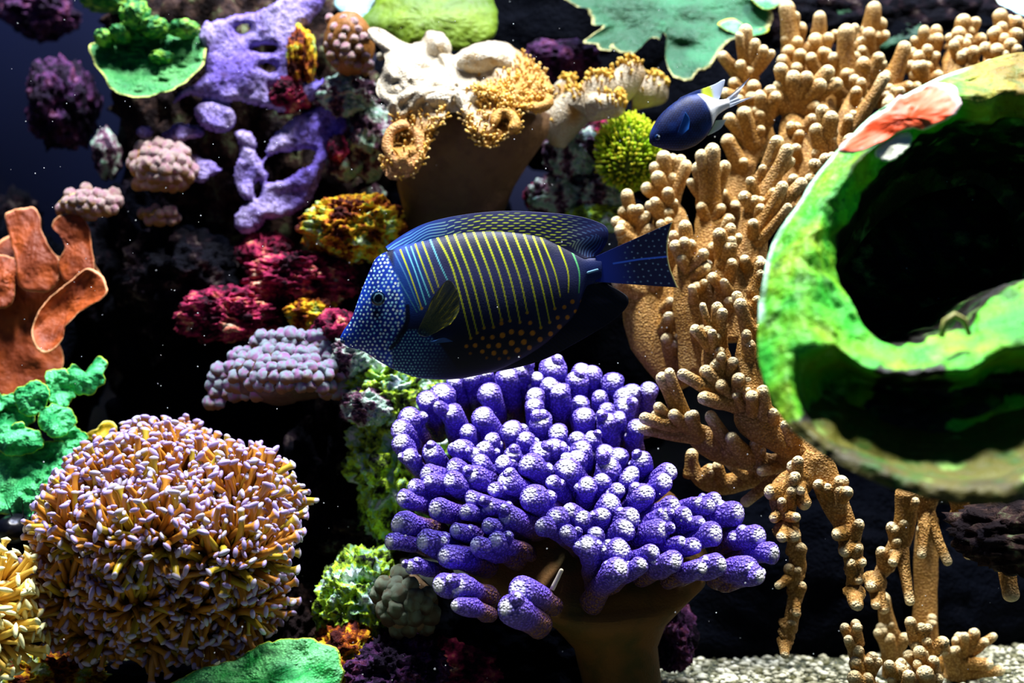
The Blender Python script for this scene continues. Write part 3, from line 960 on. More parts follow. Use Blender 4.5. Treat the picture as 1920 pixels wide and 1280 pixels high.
L = lambda path, w, f, **kw: dict(path=path, w=w, f=f, **kw)
crest = [
    L([(1440, 300, .27), (1415, 215, .27), (1400, 150, .28)], [26, 26, 20], [(1349, 98, 10), (1398, 45, 11), (1385, 60, 7), (1418, 72, 9), (1435, 85, 10), (1451, 94, 7), (1386, 113, 10), (1370, 148, 11), (1412, 150, 12), (1352, 172, 10), (1408, 172, 13)]),
    L([(1500, 240, .30), (1492, 150, .32), (1485, 90, .34)], [34, 32, 26], [(1474, 0, 13, .7), (1490, 21, 10), (1506, 42, 11), (1474, 62, 11), (1496, 68, 10), (1476, 85, 12), (1502, 92, 11), (1462, 105, 10)]),
    L([(1540, 230, .30), (1535, 140, .32), (1532, 90, .34)], [34, 28, 22], [(1538, 20, 11, .8), (1535, 44, 12), (1528, 62, 14), (1557, 62, 11), (1571, 58, 7), (1552, 90, 10), (1518, 100, 10)]),
    L([(1500, 400, .20), (1492, 300, .22), (1488, 205, .25)], [40, 34, 26], [(1460, 118, 12), (1487, 132, 14), (1517, 134, 12), (1546, 150, 13), (1560, 124, 12), (1578, 150, 10), (1442, 170, 14), (1455, 152, 10), (1538, 196, 10)], flat=0.55),
    L([(1590, 200, .30), (1575, 130, .32)], [24, 20], [(1587, 44, 14, .5), (1605, 44, 7), (1560, 100, 9)]),
    L([(1640, 190, .32), (1625, 110, .34), (1625, 80, .35)], [30, 28, 20], [(1641, 2, 13, .75), (1657, 34, 12), (1630, 52, 12), (1666, 60, 9), (1612, 70, 9)]),
    L([(1540, 380, .22), (1580, 270, .24), (1622, 160, .27)], [38, 32, 24], [(1618, 106, 13), (1640, 112, 12), (1652, 98, 11), (1660, 112, 8), (1600, 140, 9), (1664, 136, 10, .6)], flat=0.6),
    L([(1700, 240, .26), (1670, 200, .28), (1665, 165, .30)], [24, 22, 16], [(1700, 77, 12), (1660, 132, 11), (1676, 163, 8), (1690, 163, 8), (1712, 157, 9), (1728, 160, 8), (1662, 184, 15)]),
    L([(1740, 220, .28), (1738, 150, .31), (1738, 115, .33)], [36, 32, 22], [(1711, 68, 7), (1732, 48, 10), (1739, 64, 10), (1758, 46, 11), (1761, 62, 12), (1738, 84, 10), (1752, 97, 9), (1720, 95, 11), (1702, 116, 11), (1717, 116, 11), (1728, 114, 9), (1690, 120, 10)]),
    L([(1820, 200, .28), (1805, 130, .31), (1800, 90, .33)], [40, 38, 26], [(1808, 26, 14), (1834, 32, 10), (1822, 50, 9), (1796, 50, 13), (1812, 72, 10), (1786, 75, 10), (1830, 86, 12), (1848, 66, 11)]),
    L([(1890, 190, .28), (1880, 120, .31), (1880, 80, .33)], [42, 40, 28], [(1875, 16, 13), (1896, 28, 9), (1878, 41, 10), (1863, 50, 11), (1912, 30, 11), (1912, 54, 13), (1866, 82, 13), (1898, 72, 12), (1884, 62, 10), (1935, 40, 12)]),
    L([(1560, 340, .20), (1548, 300, .20), (1548, 275, .20)], [22, 20, 14], [(1527, 232, 12, .6), (1560, 208, 13), (1540, 196, 11)]),
    L([(1580, 400, .18), (1560, 340, .18), (1550, 320, .18)], [26, 20, 14], [(1520, 300, 10, .5), (1545, 288, 11), (1560, 285, 9), (1600, 250, 12, .4), (1510, 332, 10)]),
]
finger_coral('finger_coral', 'tan finger coral crest with crowded blunt fingers above the green tube', (1560, 430, .26), crest, seed=100)
mid = [
    L([(1370, 470, .22), (1390, 330, .23), (1445, 195, .25)], [34, 24, 18], [(1360, 252, 12, .55), (1392, 200, 13, .7), (1425, 172, 11), (1446, 160, 12), (1458, 172, 11), (1362, 214, 11, .7)], flat=0.6),
    L([(1400, 560, .15), (1412, 440, .16), (1432, 345, .18)], [36, 30, 24], [(1460, 254, 12), (1482, 270, 11, .8), (1430, 308, 8), (1404, 332, 9), (1390, 360, 11), (1488, 296, 8), (1472, 340, 10, .5), (1510, 335, 10, .55), (1482, 382, 7, .4)], flat=0.6),
    L([(1330, 600, .17), (1335, 480, .18), (1330, 380, .20)], [44, 38, 28], [(1308, 303, 13), (1332, 316, 11), (1346, 306, 9), (1362, 301, 11), (1336, 268, 13, .9), (1290, 336, 8), (1314, 280, 10, .9), (1366, 404, 7, .5)], flat=0.6),
    L([(1280, 560, .19), (1262, 450, .20), (1250, 370, .22)], [44, 40, 26], [(1230, 322, 12), (1205, 348, 11), (1225, 304, 10), (1243, 282, 12), (1262, 288, 10), (1279, 290, 11), (1263, 324, 11), (1274, 314, 8), (1252, 352, 10), (1264, 372, 9), (1290, 300, 10, .9)], flat=0.6),
    L([(1225, 560, .20), (1200, 470, .21), (1190, 430, .22)], [48, 40, 30], [(1174, 354, 11), (1148, 410, 10), (1165, 388, 10), (1184, 384, 10), (1199, 384, 10), (1208, 400, 10), (1160, 432, 12, .6), (1222, 420, 11)], flat=0.6),
    L([(1290, 720, .17), (1235, 620, .18), (1195, 500, .19)], [40, 62, 46], [(1150, 520, 14, .8), (1240, 510, 14, .8), (1205, 470, 13)], flat=0.45),
    L([(1320, 700, .15), (1300, 560, .15), (1290, 480, .16)], [46, 38, 26], [(1283, 412, 12), (1281, 445, 10), (1262, 452, 11), (1324, 468, 10, .8), (1333, 490, 9, .7), (1324, 525, 8, .6), (1297, 535, 7, .5, .03)], flat=0.5),
    L([(1375, 640, .14), (1368, 540, .145), (1358, 470, .15)], [38, 32, 22], [(1346, 428, 12), (1372, 418, 11), (1356, 525, 7, .5, .03)], flat=0.5),
]
finger_coral('finger_coral', 'tan finger coral with long fingers behind the striped fish tail', (1300, 700, .2), mid, seed=200)
low = [
    L([(1400, 740, .08), (1408, 640, .085), (1422, 520, .09)], [32, 26, 16], [(1430, 484, 11, .9), (1398, 618, 9, .45), (1385, 560, 11, .55), (1379, 546, 10, .55)], flat=0.75),
    L([(1370, 740, .09), (1345, 680, .09), (1345, 640, .095)], [40, 30, 20], [(1345, 566, 10), (1356, 578, 9), (1353, 600, 11), (1298, 611, 10, .8), (1334, 618, 8), (1316, 567, 6, .7)], flat=0.6),
    L([(1530, 860, .07), (1440, 800, .085), (1385, 755, .09)], [16, 40, 34], [(1385, 700, 12), (1405, 703, 12), (1409, 734, 11, .7), (1430, 722, 12, .6), (1345, 714, 11), (1310, 742, 11, 1.), (1316, 687, 12, 1.), (1272, 696, 10, 1.)], flat=0.6),
    L([(1520, 850, .085), (1440, 868, .095), (1350, 842, .10), (1290, 800, .10)], [14, 18, 26, 30], [(1237, 698, 11, 1.), (1253, 690, 9, 1.), (1228, 757, 9), (1200, 781, 10), (1222, 774, 10), (1258, 771, 10), (1290, 773, 10, .9), (1328, 771, 10, .6), (1366, 812, 12, .5, .02), (1193, 802, 9)], flat=0.6),
    L([(1510, 852, .10), (1420, 892, .125), (1345, 908, .13), (1290, 885, .13)], [12, 18, 20, 12], [(1396, 848, 9, .2), (1360, 862, 7, .4), (1390, 945, 9, .1), (1420, 885, 9, .05)], flat=0.8),
]
finger_coral('finger_coral', 'tan finger coral fan reaching over the violet coral', (1500, 880, .08), low, seed=300)
hang = [
    L([(1530, 850, .06), (1505, 895, .06), (1470, 925, .055), (1475, 990, .05)], [18, 26, 30, 20], [(1436, 922, 13, .6), (1447, 975, 9, .8), (1463, 1008, 10, 1.), (1494, 1005, 14, 1.), (1496, 968, 9, .9), (1513, 952, 12, .5, .015), (1500, 920, 9, .4, .02)], flat=0.6),
    L([(1530, 850, .06), (1560, 930, .06), (1592, 1010, .055), (1603, 1110, .05)], [26, 26, 20, 14], [(1580, 892, 13, .4), (1593, 915, 11, .45), (1564, 1000, 11, .65), (1580, 1036, 12, .75), (1614, 1028, 12, .75), (1622, 1054, 10, .8), (1606, 1138, 11, 1.), (1612, 1090, 9, .9)], flat=0.6),
    L([(1488, 1000, .10), (1492, 1090, .10), (1472, 1200, .10)], [12, 12, 9], [(1471, 1230, 8, 1.), (1455, 1100, 7, .4), (1493, 1155, 7, .6)], flat=0.8),
    L([(1700, 920, .10), (1690, 1010, .11), (1640, 1090, .11)], [22, 20, 16], [(1632, 1098, 12, 1.), (1672, 1058, 8, .6), (1660, 1150, 9, 1.), (1643, 1140, 8, 1.), (1708, 1135, 8, .6)], flat=0.8),
    L([(1740, 920, .12), (1735, 960, .12)], [14, 9], [(1727, 1046, 8, .9), (1780, 1060, 8, .9)]),
    L([(1800, 930, .10), (1803, 970, .10)], [14, 10], [(1819, 1048, 9, .9)]),
    L([(1850, 950, .08), (1885, 1020, .08)], [30, 16], [(1898, 1128, 13, .9)]),
]
finger_coral('hanging_coral', 'tan coral arms hanging down from under the green tube', (1560, 840, .07), hang, seed=400)
bott = [
    L([(1735, 1300, .10), (1735, 1240, .10), (1722, 1200, .10)], [34, 28, 18], [(1703, 1158, 10), (1727, 1168, 10), (1736, 1193, 10), (1722, 1213, 11), (1718, 1240, 9, .4, .02), (1735, 1256, 14, .3, .03), (1764, 1266, 9, .2)]),
    L([(1690, 1310, .09), (1690, 1280, .09)], [24, 18], [(1664, 1240, 9), (1690, 1245, 10), (1706, 1258, 10), (1670, 1268, 8)]),
    L([(1640, 1310, .09), (1615, 1260, .09), (1602, 1200, .09)], [20, 16, 9], [(1608, 1170, 9, 1.), (1588, 1194, 8, .8), (1608, 1212, 9, .6, .015), (1600, 1232, 11, .4, .015), (1596, 1262, 12, .2), (1625, 1262, 10, .1)]),
]
finger_coral('finger_coral', 'small bright tan finger coral standing on the sand', (1700, 1290, .10), bott, seed=500)
back = [
    L([(1735, 1270, .22), (1735, 1120, .22), (1740, 960, .22)], [30, 22, 24], [(1790, 1230, 12, .1)], flat=0.7),
    L([(1680, 1280, .2), (1665, 1180, .2)], [26, 16], [(1655, 1110, 11, .9)]),
    L([(1790, 1275, .18), (1800, 1240, .18), (1815, 1220, .18)], [24, 20, 14], [(1830, 1178, 10), (1810, 1186, 7), (1852, 1198, 8), (1868, 1188, 7), (1862, 1244, 10, .6), (1766, 1195, 8, .2), (1885, 1255, 8, .3)]),
]
finger_coral('finger_coral', 'dim brown finger coral at the back of the sand', (1760, 1275, .2), back, seed=600)

# ------------------------------------------------------------------ violet coral
VX = [(828, 738, 18), (797, 752, 17), (765, 782, 18), (748, 806, 17), (750, 830, 15), (762, 858, 13), (806, 848, 16), (842, 776, 20), (905, 783, 20), (874, 810, 13), (913, 736, 18),
      (952, 706, 18), (977, 692, 18), (848, 716, 13), (880, 706, 15), (910, 700, 14), (858, 840, 19), (905, 842, 15), (888, 852, 13), (918, 826, 13), (958, 806, 18), (983, 824, 16),
      (1037, 688, 20), (1006, 708, 11), (1030, 721, 14), (1046, 733, 17), (998, 741, 15), (1000, 763, 17), (1015, 789, 18), (1045, 810, 15), (1090, 696, 16), (1110, 698, 16), (1080, 711, 17),
      (1150, 714, 17), (1186, 734, 14), (1172, 742, 17), (1125, 744, 15), (1090, 756, 15), (1137, 766, 12), (1172, 763, 17), (1096, 782, 19), (1140, 788, 17), (1162, 784, 12), (1216, 732, 16),
      (1196, 802, 15), (1080, 822, 14), (1108, 820, 14), (1013, 845, 17), (1036, 840, 18), (1092, 841, 18), (1060, 861, 13), (1083, 857, 15), (1136, 850, 15), (1160, 856, 16), (1140, 874, 21),
      (1187, 888, 15), (1205, 862, 16), (988, 875, 21), (1062, 883, 23), (898, 866, 16), (942, 867, 14), (960, 852, 14), (845, 884, 18), (797, 893, 17), (800, 908, 16), (770, 917, 14),
      (750, 942, 16), (840, 910, 18), (883, 897, 18), (923, 923, 12), (946, 904, 19), (990, 936, 21), (914, 953, 14), (943, 976, 19), (744, 990, 21), (790, 1026, 21), (910, 993, 15),
      (830, 1050, 20), (886, 1030, 17), (925, 1020, 16), (765, 1066, 12), (728, 1020, 13), (1040, 974, 18), (1066, 960, 15), (1090, 972, 16), (1100, 911, 15), (1130, 900, 15), (1146, 944, 19),
      (1130, 968, 14), (1190, 971, 17), (1175, 994, 16), (1098, 1026, 20), (1166, 1034, 21), (1166, 1070, 20), (1215, 929, 20), (1164, 920, 13), (1180, 897, 13), (1250, 906, 16), (1262, 887, 17),
      (1270, 955, 17), (1255, 972, 13), (1246, 998, 19), (1315, 948, 12), (1335, 953, 13), (1346, 943, 13), (1292, 970, 14), (1388, 967, 20), (1426, 1012, 19), (1455, 1040, 16), (1345, 1009, 19),
      (1305, 1029, 14), (1284, 1019, 10), (1270, 1060, 18), (1357, 1066, 18), (1412, 1073, 20), (1428, 1086, 15), (820, 1104, 19), (855, 1108, 19), (850, 1140, 14), (968, 1114, 22), (946, 1148, 24),
      (1230, 1040, 15), (1120, 1000, 13), (1030, 905, 13), (870, 965, 13), (1320, 985, 13),
      (812, 962, 18), (850, 1002, 14), (1010, 990, 15), (1205, 1062, 14), (1320, 1072, 15), (1060, 1000, 14), (880, 940, 13)]
violet = root('violet_coral', 'violet coral crown of knobby white tipped branches on a tan stalk', 'coral', P(1160, 1290, 0.09))


def vY(py):
    return 0.15 - (py - 690) / 460 * 0.17


v, f = loft([(1170, 1330, .09, 74, .030, 0), (1165, 1270, .09, 72, .030, 0), (1155, 1210, .085, 78, .033, 0), (1145, 1165, .08, 104, .04, .1), (1125, 1120, .08, 165, .05, .2),
             (1110, 1080, .09, 215, .052, .4), (1095, 1045, .095, 232, .056, .5), (1085, 1010, .105, 225, .056, .6), (1080, 965, .112, 200, .052, .7), (1080, 935, .118, 130, .04, .7), (1080, 925, .12, 50, .02, .7)], 64)
v = v + (fbm(v * 30, 3, 4) * 0.004)[:, None] * np.array([1, 1, 0.6])
part('stalk', v, f, None, M['tan'], violet, label='tan trunk flaring up under the violet branches')
for i, (x, y, r) in enumerate(VX):
    Y = vY(y)
    gx, gy = 1115.0, max(y + 55, 1015.0)
    dx, dy = gx - x, gy - y
    dl = math.hypot(dx, dy) + 1e-6
    Lp = 66 + 26 * rng.random()
    if y < 870:
        dx, dy, dl = dx * 0.35, dy, math.hypot(dx * 0.35, dy)
    r = r * 1.22
    tip = P(x, y - r * 0.35, Y - 0.020)
    b = P(x + dx / dl * Lp, y + dy / dl * Lp, Y + 0.026)
    v, f, tt = finger(b, tip, r * mpp(Y), flare=-0.12, seed=i * 3, wob=0.30, seg=18, bend=np.array([rng.uniform(-.004, .004), -0.003, 0.004]), tipk=0.8)
    n = fbm(v * 120, 2, i)
    c = mix(S(136, 92, 56), S(122, 92, 240), sstep(0.36, 0.58, tt + n * 0.12))
    c = mix(c, S(160, 140, 255), sstep(0.7, 0.9, tt + n * 0.1) * 0.5)
    wt = sstep(0.962, 0.992, tt + n * 0.012)
    c = mix(c, S(252, 250, 255), wt)
    c = np.concatenate([c, (1 - 0.95 * wt)[:, None]], 1)
    br = part('branch', v, f, c, M['purple'], violet)
    for q in range(rng.choice((0, 1, 1, 2))):
        fr = rng.uniform(.5, .8)
        p0 = b + (tip - b) * fr
        an = rng.uniform(0, 6.28)
        off = np.array([math.cos(an), -0.55, 0.35 + 0.6 * abs(math.sin(an))])
        off = off / np.linalg.norm(off) * r * mpp(Y) * rng.uniform(1.25, 1.55)
        v, f, tt = finger(p0, p0 + off + (tip - b) * 0.12, r * mpp(Y) * rng.uniform(.5, .68), flare=0.2, seed=i * 3 + q, wob=0.2, seg=12, tipk=0.9)
        n = fbm(v * 120, 2, i + 50)
        c = mix(S(122, 92, 240), S(160, 140, 255), sstep(0.6, 0.9, tt + n * 0.1) * 0.5)
        wt = sstep(0.955, 0.99, tt + n * 0.012)
        c = mix(c, S(252, 250, 255), wt)
        part('nub', v, f, np.concatenate([c, (1 - 0.95 * wt)[:, None]], 1), M['purple'], br)
v, f, tt = finger(P(1035, 1105, 0.0), P(1054, 1066, -0.002), 4 * mpp(0), 0.2, flat=0.6)
single('shell_flake', v, f, S(225, 215, 180), M['polyp'], 'small cream flake stuck to the violet coral stalk', 'shell')

# ------------------------------------------------------------------ green tube coral (near, soft focus)
RY = -0.24
INN = [(1563, 499), (1573, 441), (1592, 396), (1624, 351), (1656, 319), (1682, 287), (1701, 262), (1759, 236), (1816, 223), (1920, 217), (2030, 250), (2110, 340), (2110, 450), (2030, 510), (1940, 528),
       (1885, 545), (1848, 584), (1810, 614), (1759, 632), (1701, 640), (1650, 640), (1616, 610), (1588, 565)]
OUT = [(1426, 550), (1440, 480), (1465, 425), (1496, 383), (1528, 332), (1580, 270), (1640, 212), (1720, 165), (1800, 130), (1920, 98), (2080, 110), (2240, 300), (2280, 500), (2220, 700), (2090, 830),
       (1990, 900), (1900, 940), (1800, 945), (1700, 925), (1600, 885), (1520, 838), (1462, 778), (1422, 670)]
def ringtilt(py):
    return (640 - np.asarray(py, float)) * mpp(RY) * 0.85


ns = 220
I2, O2 = catmull(INN, ns, True), catmull(OUT, ns, True)
jj = fbm(np.concatenate([I2 * 0.02, np.zeros((ns, 1))], 1), 3, 2)[:, None] * 16
I2 = I2 + jj
rows, cols = [], []
RIM_SHADE = [(1640, 705), (1660, 686), (1775, 682), (1782, 735), (1850, 720), (1930, 690), (2080, 640), (2080, 700), (1930, 735), (1840, 770), (1790, 800), (1760, 850), (1690, 852), (1590, 862), (1500, 825), (1470, 785), (1510, 770), (1560, 735), (1600, 770)]
GPATCH = [(1545, 800), (1580, 800), (1600, 825), (1640, 830), (1645, 855), (1540, 845)]
prof = [(-0.9, 0.36), (-0.75, 0.30), (-0.5, 0.20), (-0.25, 0.10), (-0.08, 0.035), (-0.02, 0.012)]
for kx, dep in prof:           # tunnel wall going back
    cc = np.array([1840.0, 420.0])
    q = I2 + (cc - I2) * (-kx) * 0.10
    p = P(I2[:, 0], I2[:, 1], RY + ringtilt(I2[:, 1]))
    cw = P(cc[0], cc[1], RY + ringtilt(cc[1]))
    p = p + (cw - p) * (-kx) * 0.42
    p[:, 1] += dep * 0.42
    p[:, 2] -= dep * 0.06
    p += (fbm(p * 30, 3, 8) * 0.006)[:, None]
    rows.append(p)
    cols.append(mix(S(16, 15, 12), S(40, 44, 14), np.full(ns, sstep(-0.06, 0.0, np.array(kx)))))  # inner shade of the tube put into the wall colour
nf = 70
for k in range(nf):
    s = k / (nf - 1)
    q = I2 + (O2 - I2) * s
    th = s * math.pi
    Y = RY - 0.028 * math.sin(min(s * 1.6, 1) * math.pi * 0.62) + 0.06 * max(0, s - 0.45) ** 1.5
    Y = np.full(ns, Y) + ringtilt(q[:, 1])
    # under the rim the tube wall steps back
    lowf = sstep(640, 720, q[:, 1]) * sstep(1470, 1560, q[:, 0])
    Y = Y + lowf * 0.075 * sstep(0.22, 0.34, np.full(ns, s)) * (1 - sstep(0.74, 0.92, np.full(ns, s)))
    p = P(q[:, 0], q[:, 1], Y)
    p[:, 1] += fbm(p * 50, 4, 6) * 0.010
    n = fbm(p * 55, 3, 21)
    c = mix(S(96, 176, 14), S(50, 180, 44), sstep(-0.3, 0.4, n))
    c = mix(c, S(132, 166, 14), sstep(0.1, 0.6, -n) * 0.8)
    c = mix(c, S(178, 225, 190), sstep(0.90, 0.97, np.full(ns, s)) * (q[:, 1] < 600))
    x, y = q[:, 0] + n * 22, q[:, 1] + n * 22
    yel = sstep(1790, 1830, q[:, 0]) * (q[:, 1] < 260)
    c = mix(c, mix(S(120, 100, 8), S(170, 170, 50), sstep(-0.2, 0.5, n)), yel)
    c = mix(c, S(14, 14, 8), inpoly(x, y, RIM_SHADE).astype(float))  # shade under the rim painted near-black into the wall colour
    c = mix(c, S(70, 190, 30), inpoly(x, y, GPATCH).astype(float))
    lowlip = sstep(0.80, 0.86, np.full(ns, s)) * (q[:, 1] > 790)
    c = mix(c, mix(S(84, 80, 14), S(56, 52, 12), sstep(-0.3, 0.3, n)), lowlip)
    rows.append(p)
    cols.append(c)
for k in range(1, 9):           # outer wall going back
    s = k / 8
    q = O2 + (np.array([1840.0, 520.0]) - O2) * 0.02 * s
    p = rows[6 + nf - 1].copy()
    cw = P(1840, 520, RY + float(ringtilt(520)))
    p = p + (cw - p) * 0.55 * s
    p[:, 1] += 0.11 * s
    p += (fbm(p * 30, 3, 9) * 0.006)[:, None]
    rows.append(p)
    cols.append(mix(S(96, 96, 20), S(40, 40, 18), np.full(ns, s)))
nrr = len(rows)
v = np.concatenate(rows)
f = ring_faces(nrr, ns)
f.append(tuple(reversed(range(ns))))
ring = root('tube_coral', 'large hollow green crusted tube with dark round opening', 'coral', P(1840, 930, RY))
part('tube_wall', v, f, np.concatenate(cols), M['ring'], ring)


def orange_col(i):
    n = fbm(i['p'] * 60, 3, 3)
    c = mix(S(236, 78, 8), S(240, 120, 84), sstep(-0.2, 0.5, n))
    return mix(c, S(236, 214, 220), sstep(0.86, 0.98, i['s'] + 0.12 * n))


v, f, c = sheet([(1575, 282), (1600, 250), (1640, 215), (1690, 180), (1745, 156), (1785, 160), (1800, 185), (1795, 212), (1765, 232), (1730, 245), (1700, 240), (1660, 262), (1610, 285)], RY - 0.045 + float(ringtilt(220)), ty=0.85, thick=0.012, amp=0.008, jag=5, seed=3, colf=orange_col, ns=110, nr=18)
part('orange_sponge_patch', v, f, c, M['polyp'], ring, label='orange and white sponge crust on the tube rim')
v, f, c = sheet([(1660, 265), (1700, 245), (1712, 265), (1690, 292), (1665, 300), (1640, 295)], RY - 0.035 + float(ringtilt(275)), ty=0.85, thick=0.01, amp=0.004, jag=4, seed=5, ns=60, nr=12, colf=lambda i: mix(S(210, 220, 200), S(150, 180, 140), sstep(-.3, .4, fbm(i['p'] * 60, 2, 2))))
part('white_crust_patch', v, f, c, M['smooth'], ring)
path = P(np.array([1765, 1772, 1790, 1808, 1818]), np.array([632, 602, 590, 600, 628]), np.full(5, RY - 0.02))
v, f = tube(path, np.array([6, 6, 6, 6, 5]) * mpp(RY), 10)
part('worm_tube', v, f, S(150, 150, 80), M['polyp'], ring)


# ------------------------------------------------------------------ knobby corals
def knob_mesh(seed, papil=0.13):
    v, f = ico(3)
    n = fbm(v * 1.6 + seed, 2, seed)
    bump = np.zeros(len(v))
    g = nrg.normal(size=(46, 3))
    g /= np.linalg.norm(g, axis=1)[:, None]
    d = np.max(v @ g.T, axis=1)
    bump = sstep(0.93, 0.995, d)
    return v * (1 + 0.16 * n + papil * bump)[:, None], f, bump


def knob_variants(base, tipc, under, n=4):
    out = []
    for s in range(n):
        v, f, b = knob_mesh(s * 5 + 1)
        c = mix(base, tipc, b * 0.85)
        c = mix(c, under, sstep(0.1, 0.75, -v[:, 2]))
        out.append(mesh_of('knob', v, f, c, M['knob']))
    return out


def knobby(name, label, pts, Y, core, variants, corecol, seed=0, dY=0.0):
    """core: (px,py,rx,ry,rd)"""
    cx, cy, rx, ry, rd = core
    rt = root(name, label, 'coral', P(cx, cy + ry, Y))
    v, f = lump(cx, cy, Y + rd * 0.3, rx, ry, rd, 4, 0.12, 2, 0.0, seed, 0.03)
    part('coral_base', v, f, corecol, M['smooth'], rt)
    org = origin_of(rt)
    for i, (x, y, r) in enumerate(pts):
        e = np.clip(1 - ((x - cx) / (rx * 1.08)) ** 2 - ((y - cy) / (ry * 1.08)) ** 2, 0, 1)
        yy = Y + rd * 0.3 - rd * math.sqrt(e) * 1.0
        o = bpy.data.objects.new('knob', variants[i % len(variants)])
        p = P(x, y, yy) - org
        o.location = p
        k = r * mpp(yy)
        o.scale = (k, k, k * 1.1)
        o.rotation_euler = (rng.uniform(-.4, .4), rng.uniform(-.4, .4), rng.uniform(0, 6.28))
        o.parent = rt
        COL.objects.link(o)
    return rt


def scatter(poly, sp, r0, r1, seed):
    R = random.Random(seed)
    pts = []
    xs = [p[0] for p in poly]; ys = [p[1] for p in poly]
    j = 0
    y = min(ys)
    while y < max(ys):
        x = min(xs) + (sp / 2 if j % 2 else 0)
        while x < max(xs):
            px, py = x + R.uniform(-.22, .22) * sp, y + R.uniform(-.22, .22) * sp
            if inpoly(np.array(px), np.array(py), poly):
                pts.append((px, py, R.uniform(r0, r1)))
            x += sp
        y += sp * 0.82
        j += 1
    return pts


kv_lav = knob_variants(S(232, 166, 240), S(196, 240, 246), S(170, 116, 64))
kv_pink = knob_variants(S(246, 186, 206), S(254, 232, 220), S(210, 160, 80))
kv_tan = knob_variants(S(150, 140, 110), S(180, 200, 170), S(110, 80, 60))
LAVP = [(383, 745), (395, 705), (430, 665), (480, 630), (540, 612), (590, 615), (622, 645), (640, 690), (655, 715), (650, 735), (610, 740), (570, 730), (500, 738), (440, 748), (400, 760)]
knobby('knobby_coral', 'pale lavender knobby dome coral below the crimson rocks', scatter(LAVP, 19, 11, 14.5, 2), 0.16, (530, 706, 100, 50, 0.05), kv_lav, S(64, 40, 30), 3)
P1 = [(262, 275), (300, 262), (335, 275), (368, 305), (365, 330), (345, 345), (300, 360), (258, 345), (240, 318)]
knobby('knobby_coral', 'pink tiered knobby coral beside the lilac crust', scatter(P1, 17, 11, 14, 3), 0.30, (300, 312, 54, 42, 0.03), kv_pink, S(180, 130, 60), 5)
P2 = [(110, 385), (125, 362), (165, 352), (210, 355), (235, 375), (225, 395), (185, 400), (150, 412), (120, 410)]
knobby('knobby_coral', 'cream and pink knobby coral overhanging the orange plates', scatter(P2, 16, 9, 12, 4), 0.28, (170, 382, 55, 24, 0.025), kv_pink, S(200, 170, 110), 6)
P3 = [(262, 395), (290, 388), (325, 395), (335, 410), (305, 420), (270, 412)]
knobby('knobby_coral', 'small cream knobby coral on the dark speckled rock', scatter(P3, 14, 8, 11, 5), 0.31, (298, 404, 32, 14, 0.02), kv_pink, S(190, 150, 80), 7)
P4 = [(712, 1085), (745, 1075), (790, 1090), (812, 1120), (815, 1165), (780, 1185), (735, 1180), (705, 1140)]
knobby('knobby_coral', 'tan green knobby coral under the violet coral edge', scatter(P4, 25, 15, 19, 6), 0.07, (762, 1130, 55, 55, 0.035), kv_tan, S(120, 96, 70), 8)
P5 = [(612, 30), (640, 22), (668, 40), (690, 80), (705, 120), (690, 140), (650, 128), (615, 110)]
knobby('knobby_coral', 'brown coral with pink knobs left of the cream leather coral', scatter(P5, 20, 7, 10, 7), 0.30, (655, 80, 46, 60, 0.03), kv_pink, S(132, 84, 30), 9)
kv_sm = kv_lav


# ------------------------------------------------------------------ plates
def plate_col(a, b, rimc, r0=0.95, under=None, f=40, sd=0, r1=None):
    def g(i):
        n = fbm(i['p'] * f, 4, sd)
        c = mix(a, b, sstep(-0.35, 0.4, n))
        c = mix(c, rimc, sstep(r0, r1 or min(r0 + 0.03, 0.999), i['s'] + 0.01 * n))
        return c
    return g


GA, GB, GR = S(16, 112, 50), S(84, 164, 92), S(206, 212, 110)
t = root('green_plate_coral', 'round green plate coral with bumpy ridge and cream rim', 'coral', P(290, 180, .33))
v, f, c = sheet([(168, 85), (180, 120), (205, 160), (240, 182), (290, 178), (340, 160), (375, 130), (388, 100), (380, 60), (350, 42), (320, 50), (300, 55), (270, 40), (240, 55), (200, 72)], 0.33, (280, 110), ty=0.9, amp=0.012, freq=42, amp2=0.004, freq2=150, seed=4, thick=0.006, curl=0.012, jag=2.5,
                colf=plate_col(GA, GB, GR, .955, sd=3), folds=lambda X, Z, s: 0.012 * np.exp(-((X - 245) / 28) ** 2 - ((Z - 118) / 16) ** 2) - 0.016 * np.exp(-((X - 262) / 30) ** 2 - ((Z - 60) / 30) ** 2))
part('plate', v, f, c, M['plate'], t)
for (x, y, rx, ry, sd) in ((255, 30, 26, 28, 1), (228, 62, 18, 16, 2), (290, 52, 24, 18, 3), (195, 72, 15, 16, 4), (345, 55, 26, 16, 5), (305, 110, 22, 14, 6)):
    v, f = lump(x, y, 0.325, rx, ry, 0.018, 4, 0.25, 2.6, 0.1, sd, 0.12)
    part('ridge', v, f, mix(GA, S(150, 210, 70), sstep(-.2, .5, fbm(v * 200, 2, 3))), M['plate'], t)
v, f = lump(200, 4, 0.38, 42, 16, 0.02, 4, 0.25, 2.4, 0.1, 9, 0.1)
single('green_crust', v, f, mix(GA, S(170, 220, 70), sstep(-.2, .5, fbm(v * 160, 2, 3))), M['plate'], 'small yellow green crust coral at the top of the dark rock', 'coral')

